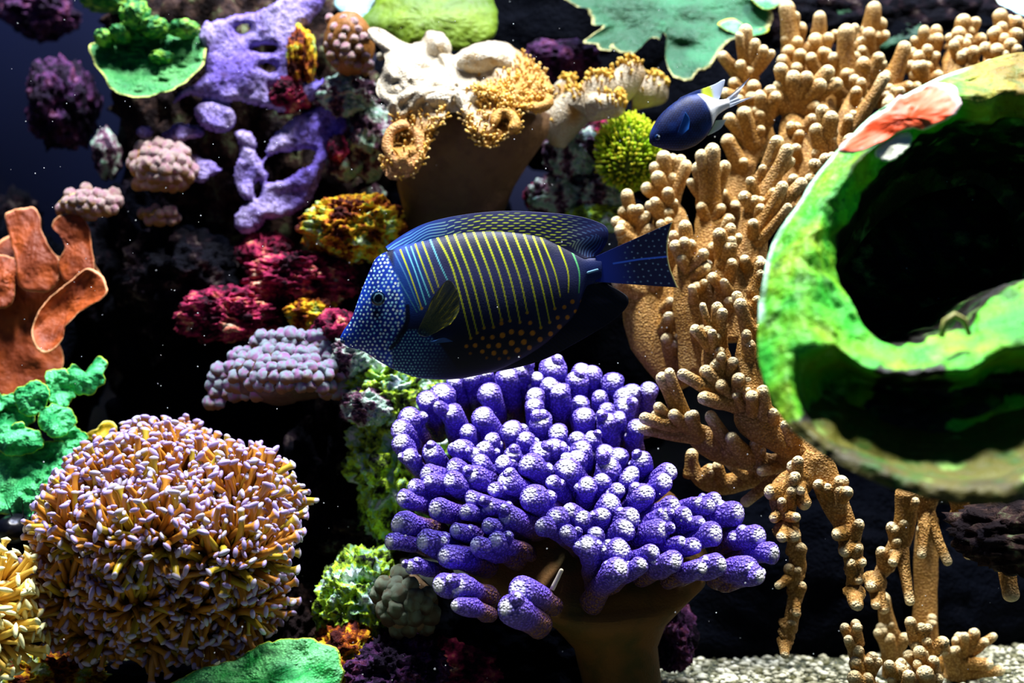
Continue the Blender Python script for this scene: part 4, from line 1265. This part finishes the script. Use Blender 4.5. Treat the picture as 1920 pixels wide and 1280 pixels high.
LA, LB = S(120, 104, 190), S(168, 156, 206)
lilac = root('lilac_crust_coral', 'lilac lobed crust coral spread over brown rock', 'coral', P(500, 440, .33))
LIL = [
    ([(395, 50), (430, 30), (480, 22), (540, -10), (610, -12), (600, 22), (575, 45), (555, 62), (560, 95), (545, 112), (530, 150), (500, 165), (470, 178), (430, 195), (395, 190), (360, 180), (335, 190), (322, 205), (330, 178), (350, 162), (375, 150), (390, 120), (385, 85)], (450, 110), .34, 1),
    ([(365, 205), (385, 188), (425, 190), (442, 215), (436, 240), (405, 250), (375, 235)], None, .325, 2),
    ([(440, 250), (465, 245), (482, 262), (480, 280), (455, 282)], None, .335, 3),
    ([(545, 145), (575, 150), (600, 150), (610, 140), (600, 175), (575, 200), (545, 210), (515, 205), (505, 180)], None, .34, 4),
    ([(505, 265), (540, 230), (580, 205), (610, 192), (640, 210), (652, 235), (640, 255), (618, 268), (612, 300), (600, 340), (585, 375), (555, 398), (520, 408), (490, 405), (478, 380), (495, 345), (530, 335), (555, 325), (575, 300), (580, 285), (545, 290), (500, 290)], (585, 285), .325, 5),
    ([(445, 300), (475, 290), (500, 310), (500, 345), (480, 370), (458, 375), (440, 345)], None, .34, 6),
    ([(440, 405), (460, 380), (490, 378), (502, 400), (485, 432), (460, 441), (442, 428)], None, .32, 7),
    ([(385, 40), (400, 45), (400, 80), (385, 92), (372, 70)], None, .335, 8),
    ([(300, 250), (330, 232), (365, 236), (380, 250), (360, 262), (320, 265)], None, .335, 9),
    ([(258, 242), (275, 236), (290, 246), (280, 257), (262, 254)], None, .335, 10),
    ([(355, 290), (385, 295), (412, 312), (415, 325), (390, 335), (370, 345), (360, 320)], None, .33, 11),
    ([(612, 165), (590, 140), (585, 150), (592, 180), (600, 200), (625, 195)], None, .335, 12),
]
def masksheet(polys, holes, Y0, tilt=0.2, thick=0.012, step=3.0, edge=16.0, amp=0.012, freq=30, rough=4.0, seed=0, colf=None):
    """A continuous crust with ragged edges and holes."""
    xs = [p[0] for q in polys for p in q]; ys = [p[1] for q in polys for p in q]
    X, Z = np.meshgrid(np.arange(min(xs) - 12, max(xs) + 12, step), np.arange(min(ys) - 12, max(ys) + 12, step))
    sd = np.full(X.shape, -1e9)
    for q in polys:
        q2 = [tuple(a) for a in catmull(q, len(q) * 3, True)]
        sd = np.maximum(sd, np.where(inpoly(X, Z, q2), 1, -1) * polydist(X, Z, q2 + q2[:1]))
    for q in holes:
        q2 = [tuple(a) for a in catmull(q, len(q) * 3, True)]
        sd = np.minimum(sd, -np.where(inpoly(X, Z, q2), 1, -1) * polydist(X, Z, q2 + q2[:1]))
    fld = sd + rough * fbm(np.stack([X * .045, Z * .045, X * 0], -1), 4, seed) * 2
    keep = fld > -1.0
    u = np.clip(fld / edge, 0, 1)
    h = np.sqrt(1 - (1 - u) ** 2)
    k = mpp(Y0)
    cyc = np.mean(ys)
    w0 = P(X, Z, Y0)
    Y = Y0 - tilt * (Z - cyc) * k - amp * fbm(w0 * freq, 3, seed + 3) - 0.002 * fbm(w0 * 150, 3, seed + 4)
    F_ = P(X, Z, Y - h * thick)
    B_ = P(X, Z, Y + h * thick * .4 + 1e-5)
    H_, W_ = X.shape
    idx = -np.ones(X.shape, int)
    q = keep[:-1, :-1] & keep[1:, :-1] & keep[:-1, 1:] & keep[1:, 1:]
    used = np.zeros(X.shape, bool)
    for a in (0, 1):
        for b in (0, 1):
            used[a:H_ - 1 + a, b:W_ - 1 + b] |= q
    idx[used] = np.arange(used.sum())
    n = int(used.sum())
    f = []
    ed = {}
    for i, j in zip(*np.nonzero(q)):
        a = (int(idx[i, j]), int(idx[i + 1, j]), int(idx[i + 1, j + 1]), int(idx[i, j + 1]))
        f.append(a)
        for e in range(4):
            ed[(a[e], a[(e + 1) % 4])] = 1
    fb = [tuple(t_ + n for t_ in reversed(a)) for a in f]
    rim = [(b, a, a + n, b + n) for (a, b) in ed if (b, a) not in ed]
    v = np.concatenate([F_[used], B_[used]])
    inf = dict(p=v, s=1 - np.concatenate([u[used]] * 2), x=np.concatenate([X[used]] * 2), y=np.concatenate([Z[used]] * 2))
    return v, f + fb + rim, colf(inf)


def lilac_col(i):
    n = fbm(i['p'] * 26, 3, 2)
    n2 = fbm(i['p'] * 330, 3, 6)
    c = mix(S(122, 104, 206), S(172, 160, 214), sstep(-0.4, 0.4, n))
    c = mix(c, S(58, 38, 66), sstep(0.05, 0.5, n2 - 0.3 * n) * 0.8)
    c = mix(c, S(96, 74, 226), sstep(560, 640, i['x'] + n * 40) * 0.7)
    c = mix(c, S(126, 96, 220), sstep(0.75, 1.0, i['s']) * 0.6)
    return c


up_polys = [LIL[k][0] for k in (0, 1, 3, 7)]
up_polys.append([(395, 45), (420, 35), (560, 10), (560, 60), (545, 110), (530, 200), (440, 190), (400, 190), (385, 130)])
up_polys.append([(470, 160), (520, 150), (545, 170), (540, 205), (515, 195), (490, 185)])
up_holes = [[(440, 52), (458, 47), (468, 55), (453, 62)], [(470, 92), (500, 86), (516, 90), (500, 98)], [(486, 124), (502, 119), (516, 126), (504, 134)], [(508, 162), (518, 160), (520, 169), (510, 171)]]
v, f, c = masksheet(up_polys, up_holes, .335, seed=5, rough=2.2, colf=lilac_col)
part('crust_sheet', v, f, c, M['encrust'], lilac)
lo_polys = [LIL[k][0] for k in (4, 5, 6, 2)]
lo_polys += [[(450, 270), (475, 275), (490, 300), (520, 270), (515, 310), (480, 330), (455, 310)], [(470, 360), (500, 360), (510, 400), (480, 410)]]
lo_holes = [[(508, 290), (545, 285), (590, 282), (582, 305), (550, 325), (520, 330), (498, 318)], [(478, 345), (490, 340), (488, 365), (480, 370)]]
v, f, c = masksheet(lo_polys, lo_holes, .325, seed=9, rough=2.2, colf=lilac_col)
part('crust_sheet', v, f, c, M['encrust'], lilac)
for ol, cen, Y, sd in LIL[8:]:
    v, f, c = masksheet([ol], [], Y, seed=sd + 20, step=2.5, edge=10, thick=.009, colf=lilac_col)
    part('crust_sheet', v, f, c, M['encrust'], lilac)
OA, OB, OR = S(116, 46, 10), S(160, 72, 20), S(236, 170, 120)
orange = root('orange_plate_coral', 'orange brown plate coral with upright curled lobes', 'coral', P(60, 740, .26))
ORL = [
    ([(-40, 500), (20, 440), (60, 470), (110, 480), (160, 470), (195, 540), (150, 580), (110, 620), (118, 680), (90, 740), (0, 760), (-60, 740), (-60, 600)], (60, 600), .285, 1, 0.012),
    ([(10, 410), (22, 395), (60, 389), (75, 405), (80, 440), (110, 490), (100, 540), (40, 540), (25, 470)], (60, 470), .275, 2, 0.004),
    ([(98, 425), (110, 405), (140, 400), (165, 420), (172, 470), (178, 510), (160, 540), (120, 525), (108, 490), (122, 465), (112, 440)], (145, 470), .27, 3, 0.004),
    ([(-30, 485), (28, 485), (30, 520), (20, 570), (-30, 575)], None, .265, 4, 0.008),
    ([(60, 632), (65, 600), (85, 565), (120, 535), (160, 505), (185, 510), (202, 540), (190, 560), (155, 580), (135, 600), (120, 615), (118, 635), (100, 655), (75, 660)], (130, 565), .235, 5, -0.008),
]
for ol, cen, Y, sd, bl in ORL:
    v, f, c = sheet(ol, Y, cen, ty=0.3, bulge=bl, amp=0.010, freq=24, amp2=0.0008, thick=0.007, jag=2, seed=sd + 50, ns=140, nr=24, curl=0.004,
                    colf=plate_col(OA, OB, OR, .945 if sd == 5 else .96, f=60, sd=sd))
    part('lobe', v, f, c, M['smooth'], orange)

gleaf = root('green_ruffled_coral', 'emerald ruffled coral with yellow edges below the orange plates', 'coral', P(80, 980, .17))
GLF = [
    ([(-20, 770), (0, 745), (35, 738), (60, 760), (60, 800), (20, 830), (-20, 830)], .20, 1), ([(30, 740), (45, 720), (75, 712), (90, 730), (85, 765), (60, 785), (38, 770)], .19, 2),
    ([(80, 705), (100, 692), (125, 698), (140, 720), (130, 760), (105, 765), (85, 740)], .20, 3), ([(120, 700), (140, 685), (160, 695), (185, 668), (200, 690), (192, 720), (165, 740), (135, 730)], .205, 4),
    ([(75, 770), (100, 755), (130, 765), (145, 790), (125, 815), (90, 820), (70, 800)], .18, 5), ([(-20, 850), (20, 830), (70, 825), (130, 830), (190, 850), (215, 860), (180, 885), (130, 900), (110, 930), (90, 965), (62, 995), (20, 965), (-20, 955)], .165, 6),
    ([(-10, 810), (30, 795), (70, 805), (80, 835), (40, 855), (0, 850)], .175, 7), ([(105, 810), (140, 800), (160, 815), (150, 840), (115, 845)], .185, 8),
    ([(-20, 720), (5, 738), (30, 735), (35, 760), (0, 770), (-20, 765)], .205, 9)]
for ol, Y, sd in GLF:
    v, f, c = sheet(ol, Y, None, ty=0.6, bulge=0.008, amp=0.020, freq=42, amp2=0.0035, freq2=130, thick=0.007, jag=5, seed=sd + 70, ns=130, nr=26,
                    colf=plate_col(S(14, 140, 70), S(96, 226, 140), S(200, 235, 50), .955, f=90, sd=sd))
    part('leaf', v, f, c, M['plate'], gleaf)
v, f, c = sheet([(160, 820), (185, 795), (212, 790), (222, 820), (205, 845), (175, 845)], .20, None, ty=.3, amp=.012, freq=60, thick=.01, jag=4, seed=90, ns=70, nr=14, colf=plate_col(S(170, 120, 20), S(210, 180, 40), S(230, 220, 120), .94))
single('yellow_crust', v, f, c, M['smooth'], 'small yellow brown crust beside the emerald ruffled coral', 'coral')

v, f, c = sheet([(300, 1300), (350, 1265), (400, 1245), (440, 1235), (480, 1210), (520, 1200), (575, 1193), (600, 1200), (632, 1215), (640, 1240), (628, 1300), (500, 1330), (380, 1330)], 0.02, (490, 1275), ty=0.9, bulge=0.004, amp=0.012, freq=30, amp2=0.002, thick=0.010, jag=4, seed=95, ns=170, nr=28,
                colf=plate_col(S(40, 190, 80), S(136, 240, 150), S(210, 235, 60), .965, f=60))
single('green_plate_coral', v, f, c, M['plate'], 'bright green rumpled plate coral below the amber tentacle coral', 'coral')

v, f, c = sheet([(1050, -20), (1075, 10), (1100, 18), (1112, 45), (1130, 50), (1095, 78), (1115, 85), (1140, 98), (1148, 82), (1160, 100), (1190, 98), (1215, 75), (1235, 72), (1243, 60), (1250, 75), (1248, 110), (1262, 145), (1290, 150), (1318, 130), (1335, 122), (1350, 100), (1370, 80), (1400, 65), (1440, 52), (1452, 30), (1430, 0), (1400, -25), (1200, -40)], 0.40, (1250, 20), ty=0.9, amp=0.012, freq=26, amp2=0.0015, thick=0.007, jag=3.5, jagf=0.08, seed=31, ns=260, nr=30, curl=0.01,
                colf=plate_col(S(8, 72, 42), S(38, 112, 72), S(206, 200, 136), .955, f=30), folds=lambda X, Z, s: 0.012 * np.exp(-((X - 1275) / 24) ** 2 - ((Z - 88) / 14) ** 2))
gp = root('green_plate_coral', 'wide jade green plate coral with scalloped cream edge', 'coral', P(1250, 150, .40))
part('plate', v, f, c, M['plate'], gp)
for ol, Y, sd in (([(1345, 45), (1375, 35), (1410, 55), (1440, 50), (1435, 62), (1400, 70), (1372, 62)], .37, 1), ([(1405, -20), (1412, 5), (1435, 16), (1460, 12), (1480, -20)], .38, 2)):
    v, f, c = sheet(ol, Y, None, ty=1.0, amp=.004, thick=.006, jag=2, seed=sd + 33, ns=80, nr=14, colf=plate_col(S(30, 150, 80), S(150, 210, 160), S(230, 225, 60), .9))
    part('plate_lip', v, f, c, M['plate'], gp)
v, f, c = sheet([(1540, -20), (1560, 20), (1590, 60), (1620, 90), (1680, 90), (1730, 60), (1740, 20), (1720, -20)], 0.46, None, ty=.4, amp=.02, freq=24, amp2=.003, thick=.01, jag=5, seed=37, ns=120, nr=22, colf=plate_col(S(8, 50, 40), S(20, 84, 52), S(20, 90, 40), .96))
single('green_plate_coral', v, f, c, M['plate'], 'dark green plate coral behind the tan finger crest', 'coral')
v, f, c = sheet([(1862, -15), (1872, 8), (1890, 18), (1925, 30), (1960, 20), (1960, -30), (1880, -30)], 0.40, None, ty=1.0, amp=.004, thick=.006, jag=2, seed=38, ns=80, nr=16, colf=plate_col(S(150, 205, 220), S(190, 225, 230), S(190, 150, 40), .96))
single('pale_plate_coral', v, f, c, M['smooth'], 'pale blue plate coral edge in the upper corner', 'coral')
v, f, c = sheet([(672, 45), (700, 10), (715, -25), (800, -40), (905, -25), (928, 10), (934, 45), (925, 70), (890, 90), (850, 95), (800, 95), (760, 92), (720, 70)], 0.38, (805, 30), ty=0.7, bulge=0.02, amp=0.007, freq=22, amp2=0.0012, thick=0.012, jag=2, seed=39, ns=140, nr=26,
                colf=plate_col(S(66, 98, 0), S(98, 128, 4), S(80, 112, 4), .97, f=40))
single('chartreuse_coral', v, f, c, M['smooth'], 'smooth chartreuse plate coral behind the cream leather coral', 'coral')
v, f, c = sheet([(628, 5), (650, -20), (705, -20), (700, 10), (680, 42), (655, 45), (640, 30)], 0.40, None, ty=.6, bulge=.008, amp=.004, thick=.01, jag=2, seed=41, ns=70, nr=16, colf=plate_col(S(140, 190, 200), S(190, 220, 225), S(200, 220, 230), .97))
single('pale_crust', v, f, c, M['smooth'], 'pale blue smooth crust behind the brown pink knobbed coral', 'coral')

# ------------------------------------------------------------------ cream leather corals
CA, CB2 = S(244, 238, 220), S(200, 160, 92)


def polyp_tuft(acc, base, d, L, r, cb, ct, seed):
    d = d / np.linalg.norm(d)
    side = np.array([vnoise(np.array([seed * 1.7, 0.3, 0])), vnoise(np.array([0.2, seed * 1.3, 4.0])), 0]) * L * 0.35
    p0 = base
    p1 = base + d * L * 0.55 + side * 0.3
    p2 = base + d * L + side
    v, f = tube(np.array([p0, p1, p2]), np.array([r, r * 0.8, r * 1.1]), 5)
    t = np.concatenate([np.repeat([0, .5, 1.0], 5), [1.0]])
    acc.add(v, f, mix(cb, ct, t))


toad = root('leather_coral', 'large cream folded leather coral with thick brown stalk', 'coral', P(870, 400, .27))
v, f = loft([(850, 440, .29, 80, .03, 0), (850, 400, .29, 92, .034, 0), (855, 350, .285, 110, .04, 0), (868, 300, .28, 130, .045, .1), (880, 255, .275, 146, .048, .2), (885, 215, .27, 146, .05, .3), (880, 190, .265, 100, .045, .3)], 56)
v = v + (fbm(v * 28, 3, 14) * 0.006)[:, None]
part('stalk', v, f, mix(S(44, 28, 18), S(92, 66, 38), sstep(0.40, 0.48, v[:, 2])), M['stalk'], toad)  # browns lowered, most at the foot, to paint in the cap's shadow
# ruffled cap: rim control points (px, py, Y)
RIM = [(700, 75, .27), (690, 55, .285), (712, 52, .30), (760, 80, .30), (790, 75, .31), (800, 58, .31), (830, 60, .31), (838, 80, .30), (850, 105, .29), (870, 92, .31), (905, 78, .32), (945, 78, .31), (980, 100, .29), (1010, 125, .27), (1030, 150, .25),
       (1038, 185, .235), (1015, 208, .225), (975, 205, .21), (955, 190, .205), (972, 215, .20), (975, 245, .195), (945, 258, .19), (925, 275, .185), (895, 268, .18), (875, 235, .185), (862, 205, .20), (850, 200, .215), (835, 225, .20), (815, 245, .195), (800, 262, .20), (795, 300, .19), (775, 330, .185), (735, 338, .185),
       (716, 315, .195), (722, 290, .21), (735, 262, .22), (735, 225, .215), (720, 195, .215), (705, 170, .225), (712, 140, .235), (722, 110, .25)]
ns, nr = 260, 34
Rm = catmull(RIM, ns, True)
cen = np.array([860, 165, .245])
s = np.linspace(0.03, 1, nr)
G3 = cen + (Rm - cen)[None] * s[:, None, None]
ss = np.broadcast_to(s[:, None], G3.shape[:2])
X, Z, Yy = G3[..., 0], G3[..., 1], G3[..., 2]
Z = Z - 16 * np.sin(np.pi * ss) * sstep(150, 240, Rm[None, :, 1])
Yy = Yy - 0.012 * np.sin(np.pi * ss) - 0.018 * fbm(np.stack([X * .03, Z * .03, X * 0], -1), 3, 3)
Z = Z + 14 * np.exp(-((X - 905) / 40) ** 2 - ((Z - 150) / 12) ** 2) - 12 * np.exp(-((X - 900) / 40) ** 2 - ((Z - 118) / 18) ** 2)
Yy = Yy + 0.03 * np.exp(-((X - 758) / 22) ** 2 - ((Z - 262) / 20) ** 2) + 0.022 * np.exp(-((X - 948) / 14) ** 2 - ((Z - 228) / 12) ** 2)
lip = 0.007 * np.sqrt(np.clip(1 - ((ss - 0.86) / 0.14).clip(0, 1) ** 2, 0, 1))
Fv = P(X, Z, Yy - lip).reshape(-1, 3)
Bv = P(X, Z, Yy + lip + 1e-5)
Bv = Bv.reshape(-1, 3)
n = nr * ns
fr = ring_faces(nr, ns)
f = [tuple(reversed(q)) for q in fr] + [tuple(i + n for i in q) for q in fr]
f += [((nr - 1) * ns + j, (nr - 1) * ns + (j + 1) % ns, n + (nr - 1) * ns + (j + 1) % ns, n + (nr - 1) * ns + j) for j in range(ns)]
f.append(tuple(range(ns)))
f.append(tuple(reversed(range(n, n + ns))))
v = np.concatenate([Fv, Bv])
XX, ZZ = X.ravel(), Z.ravel()
nz = fbm(Fv * 40, 3, 3)
ylw = np.clip(sstep(880, 960, XX + nz * 60) * sstep(120, 170, ZZ) + sstep(205, 250, ZZ + nz * 20) + sstep(940, 990, XX), 0, 1)
cf = mix(S(172, 165, 148), S(168, 120, 46), ylw)
cf = mix(cf, S(190, 134, 84), sstep(285, 320, ZZ))
part('cap', v, f, np.concatenate([cf, mix(cf, S(190, 150, 90), np.full(n, .7))]), M['toad'], toad)
for (cx, cy, rx, ry, tr, Yc, a0, a1, colr) in ((757, 272, 31, 38, 9.5, .195, -60, 290, S(190, 136, 80)), (948, 228, 21, 17, 10, .185, -200, 60, S(180, 130, 50)), (708, 66, 13, 9, 6.5, .275, -90, 260, S(176, 170, 152)),
                                              (735, 112, 24, 14, 8, .255, -170, 40, S(176, 170, 152)), (1005, 190, 24, 12, 10, .222, -120, 120, S(180, 130, 54))):
    aa = np.radians(np.linspace(a0, a1, 22))
    pth = P(cx + rx * np.cos(aa), cy + ry * np.sin(aa), Yc - 0.006 * np.sin(aa))
    v, f = tube(pth, np.full(22, tr) * mpp(Yc) * np.concatenate([[.5, .8], np.ones(18), [.8, .5]]), 12)
    v = v + (fbm(v * 90, 3, int(cx)) * 0.003)[:, None]
    part('fold', v, f, colr, M['toad'], toad)
for (cx, cy, rx, ry, Yc, sd) in ((908, 116, 50, 24, .255, 1), (822, 92, 24, 30, .275, 2), (760, 178, 40, 24, .225, 3), (835, 190, 44, 20, .215, 4)):
    v, f = lump(cx, cy, Yc, rx, ry, .016, 4, 0.12, 1.6, 0, sd, 0.02)
    part('fold', v, f, mix(S(184, 178, 162), S(166, 140, 96), sstep(0.0, 0.6, fbm(v * 120, 3, sd))), M['toad'], toad)
acc = Acc()
R = random.Random(5)
FG = Fv.reshape(nr, ns, 3)
cnt = 0
for tr in range(6000):
    i, j = R.randrange(4, nr), R.randrange(ns)
    x, y = X[i, j], Z[i, j]
    wgt = ylw.reshape(nr, ns)[i, j] * (0.9 if x > 860 else 0.5)
    if y > 285: wgt *= 0.7
    if R.random() > wgt * 0.9 * ss[i, j] ** 0.7:
        continue
    p = FG[i, j]
    a = FG[min(i + 1, nr - 1), j] - FG[i - 1, j]
    b = FG[i, (j + 1) % ns] - FG[i, j - 1]
    nn = np.cross(b, a)
    if nn[1] > 0: nn = -nn
    nn = nn / (np.linalg.norm(nn) + 1e-9) + np.array([0, -0.2, 0.7])
    lite = R.random()
    polyp_tuft(acc, p, nn, R.uniform(7, 12) * mpp(.22), 2.0 * mpp(.22), S(170, 124, 24), mix(S(216, 166, 40), S(240, 210, 140), np.array(lite)), tr)
    cnt += 1
    if cnt > 1300: break
part('polyps', *acc.out(), M['polyp'], toad, kind='stuff')

toad2 = root('leather_coral', 'small cream branching leather coral with golden polyps', 'coral', P(1060, 270, .30))
BR = [([(1030, 260, .31), (1070, 210, .30), (1110, 185, .29)], [34, 38, 30]), ([(1060, 220, .30), (1060, 170, .31), (1055, 148, .31)], [30, 24, 16]), ([(1090, 210, .29), (1125, 165, .29), (1140, 145, .29)], [30, 30, 18]),
      ([(1110, 190, .30), (1160, 165, .30), (1200, 120, .30)], [28, 32, 24]), ([(1110, 200, .28), (1145, 200, .27), (1168, 198, .265)], [28, 24, 18]), ([(1180, 180, .32), (1225, 170, .32), (1250, 160, .32)], [30, 30, 24])]
acc = Acc()
for bi, (pts, wd) in enumerate(BR):
    pts = np.array(pts)
    c2 = catmull(pts[:, :2], 12)
    Ys = np.interp(np.linspace(0, 1, 12), np.linspace(0, 1, 3), pts[:, 2])
    rad = np.interp(np.linspace(0, 1, 12), np.linspace(0, 1, 3), wd) * mpp(.3)
    rad[-3:] *= [0.92, 0.75, 0.45]
    path = P(c2[:, 0], c2[:, 1], Ys)
    v, f = tube(path, rad, 20, flat=0.75)
    v = v + (fbm(v * 60, 3, bi) * 0.004)[:, None]
    part('branch', v, f, mix(S(176, 168, 148), S(160, 118, 50), sstep(-.1, .5, fbm(v * 50, 2, bi + 3))), M['toad'], toad2)
    for q in range(150):
        i = R.randrange(3, 12); j = R.randrange(20)
        p = v[i * 20 + j]
        nn = p - path[i]
        if nn[2] < -0.002 or nn[1] > 0.008: continue
        if R.random() < 0.45 and i < 8: continue
        polyp_tuft(acc, p, nn + np.array([0, -0.003, 0.008]), R.uniform(8, 15) * mpp(.3), 2.4 * mpp(.3), S(160, 112, 20), mix(S(196, 150, 28), S(220, 190, 90), np.array(R.random())), q + bi * 200)
part('polyps', *acc.out(), M['polyp'], toad2, kind='stuff')

# ------------------------------------------------------------------ lime star polyps
star = root('star_polyps', 'mound of lime green star polyps beneath the damselfish', 'coral', P(1178, 345, .27))
v, f = lump(1178, 285, .30, 46, 56, .03, 4, 0.15, 2, 0, 3, 0.05)
part('mat', v, f, S(70, 90, 10), M['smooth'], star)
acc = Acc()
n0 = 0
for q in range(1500):
    p = v[R.randrange(len(v))]
    c0 = P(1178, 285, .30)
    nn = p - c0
    if nn[1] > 0.012 or R.random() < 0.2: continue
    g = R.random()
    low = sstep(0.0, 0.02, -(nn[2]))
    ct = mix(S(170, 225, 10), S(214, 200, 40), np.array(g))
    polyp_tuft(acc, p, nn / np.linalg.norm(nn) + np.array([R.uniform(-.3, .3), -0.2, 0.5]), R.uniform(12, 22) * mpp(.28), 1.8 * mpp(.28), S(90, 140, 4), ct, q)
part('polyps', *acc.out(), M['polyp'], star, kind='stuff')


# ------------------------------------------------------------------ tentacle (hammer) corals
def tentacle_unit(seed, wide, stem, mid_c, tipc):
    R_ = random.Random(seed)
    b1, b2 = R_.uniform(-.38, .38), R_.uniform(-.38, .38)
    zz = np.array([0, .25, .5, .72, .85, .92, .97, 1.0])
    path = np.stack([b1 * zz ** 2, b2 * zz ** 2, zz], -1)
    r1 = np.array([.11, .10, .095, .085, .085, wide * .7, wide * .85, wide * .5])
    r2 = np.array([.11, .10, .095, .085, .075, .07, .07, .04])
    v, f = tube(path, r1, 8, rad2=r2)
    t = np.concatenate([np.repeat(zz, 8), [1.0]])
    c = mix(stem, mid_c, sstep(0.1, 0.7, t))
    c = mix(c, tipc, sstep(0.93, 0.975, t))
    return v, f, c


def frame_to(d, twist):
    d = d / np.linalg.norm(d)
    a = np.cross(d, [0.3, 0.2, 1.0] if abs(d[2]) < 0.9 else [1.0, 0, 0])
    a /= np.linalg.norm(a)
    b = np.cross(d, a)
    ca, sa = math.cos(twist), math.sin(twist)
    return np.stack([a * ca + b * sa, b * ca - a * sa, d], 1)


def tentacle_coral(name, label, heads, base, Lpx, spacing, units, corec, seed, nparts, up=0.35):
    from mathutils import Matrix
    rt = root(name, label, 'coral', P(*base))
    org = origin_of(rt)
    R_ = random.Random(seed)
    H = []
    for hx, hy, hY, rx, ry, rd in heads:
        H.append((P(hx, hy, hY), np.array([rx * mpp(hY), rd, ry * mpp(hY)])))
    for i, (c0, rr) in enumerate(H):
        v0, f0 = ico(3)
        part('head', v0 * rr * 0.86 + c0, f0, corec, M['smooth'], rt)
    cand = []
    for hi, (c0, rr) in enumerate(H):
        area_ = 4 * math.pi * ((rr[0] * rr[2] * rr[1]) ** (2 / 3))
        n_ = int(area_ / (spacing * mpp(.05)) ** 2)
        for k in range(n_):
            z = 1 - 2 * (k + .5) / n_
            ph = k * 2.399963
            d = np.array([math.sqrt(1 - z * z) * math.cos(ph), math.sqrt(1 - z * z) * math.sin(ph), z])
            if d[1] > 0.35: continue
            d = d + np.array([R_.gauss(0, .05), R_.gauss(0, .05), R_.gauss(0, .05)])
            p = c0 + d * rr * 0.82
            if any(np.sum(((p - c1) / (r1 * 0.9)) ** 2) < 0.9 for hj, (c1, r1) in enumerate(H) if hj != hi): continue
            nd = d / rr
            nd = nd / np.linalg.norm(nd) + np.array([R_.gauss(0, .32), R_.gauss(0, .32), R_.gauss(0, .32) + up])
            cand.append((p[1] - 0.3 * d[2] * 0.01, p, nd))
    # the nearest and most open ones are parts of their own
    cand.sort(key=lambda q: q[0])
    acc = Acc()
    meshes = [mesh_of('tentacle', *u, M['hammer']) for u in units]
    for i, (_, p, nd) in enumerate(cand):
        Ln = Lpx * mpp(.05) * R_.uniform(.65, 1.25)
        fr_ = frame_to(nd, R_.uniform(0, 6.28))
        u = R_.randrange(len(units))
        if i < nparts:
            o = bpy.data.objects.new('tentacle', meshes[u])
            m4 = np.eye(4)
            m4[:3, :3] = fr_ * Ln
            m4[:3, 3] = p - org
            o.matrix_local = Matrix(m4.tolist())
            o.parent = rt
            COL.objects.link(o)
        else:
            v, f, c = units[u]
            acc.add((v * Ln) @ fr_.T + p, f, c)
    if acc.n:
        part('small_tentacles', *acc.out(), M['hammer'], rt, kind='stuff')
    print(name, 'tentacles', len(cand))
    return rt


UA = [tentacle_unit(s_, w_, S(84, 44, 8), S(190, 128, 40), S(164, 148, 204)) for s_, w_ in ((1, .18), (2, .22), (3, .16), (4, .20), (5, .17))]
UA += [tentacle_unit(s_, w_, S(96, 76, 8), S(180, 156, 44), S(180, 176, 204)) for s_, w_ in ((6, .19), (7, .17))]
HEADS = [(300, 930, .10, 165, 78, .08), (178, 990, .06, 68, 60, .05), (450, 955, .08, 85, 72, .06), (290, 1000, .03, 105, 50, .05), (425, 1025, .04, 90, 52, .05), (160, 1082, .07, 62, 62, .045), (262, 1105, .05, 78, 52, .045), (365, 1105, .06, 72, 48, .04), (455, 1115, .08, 52, 52, .04), (305, 868, .14, 70, 34, .05), (200, 1160, .09, 80, 44, .045), (400, 1165, .10, 80, 40, .045), (300, 1170, .09, 70, 36, .045)]
tentacle_coral('tentacle_coral', 'big amber tentacle coral dome with lavender tips', HEADS, (300, 1225, .05), 60, 11.5, UA, S(50, 22, 6), 3, 300, up=0.8)
UB = [tentacle_unit(s_, w_, S(190, 130, 30), S(240, 205, 90), S(250, 250, 190)) for s_, w_ in ((11, .24), (12, .30), (13, .22))]
tentacle_coral('tentacle_coral', 'pale yellow tentacle coral beside the big amber coral', [(-15, 1118, .02, 48, 48, .045), (5, 1180, .02, 36, 44, .04), (-40, 1150, .03, 60, 75, .05)], (10, 1250, .03), 60, 15, UB, S(120, 100, 30), 4, 200)

# ------------------------------------------------------------------ sea urchin
urch = root('sea_urchin', 'black sea urchin with thin spines beside the ruffled coral', 'sea urchin', P(28, 1005, .13))
v, f = lump(28, 990, .14, 34, 28, .02, 4, 0.05, 2, 0, 2, 0.02)
part('shell', v, f, None, M['spine'], urch)
for (x0, y0, x1, y1) in ((72, 985, 82, 896), (74, 985, 77, 915), (70, 985, 71, 928), (10, 975, 9, 934), (100, 960, 111, 910), (40, 970, 42, 935), (60, 975, 63, 945)):
    a, b = P(x0 * .6 + 20, y0, .135), P(x1, y1, .118)
    v, f = tube(np.array([a, (a + b) / 2, b]), np.array([1.6, 1.1, .5]) * mpp(.13), 6)
    part('spine', v, f, None, M['spine'], urch)

# ------------------------------------------------------------------ gravel and drifting specks
acc = Acc()
v0, f0 = ico(1)
for q in range(3000):
    x, y = R.uniform(0.08, 0.65), R.uniform(0.12, 0.36)
    r = R.uniform(.0012, .0042)
    sc = np.array([R.uniform(.7, 1.5), R.uniform(.7, 1.5), R.uniform(.5, .9)]) * r
    g = R.random()
    acc.add(v0 * sc + np.array([x, y, r * .4]), f0, mix(S(90, 90, 50), S(240, 240, 215), np.array(g)))
single('gravel', *acc.out(), M['polyp'], 'pale coral gravel lying on the tank floor', 'gravel', kind='stuff')
acc = Acc()
for q in range(420):
    Y = R.uniform(-0.12, 0.22)
    p = P(R.uniform(0, 1920), R.uniform(0, 1280), Y)
    acc.add(v0 * R.uniform(.0002, .0005) + p, f0, S(230, 235, 240))
single('drifting_specks', *acc.out(), M['polyp'], 'tiny white specks drifting in the water', 'specks', kind='stuff')
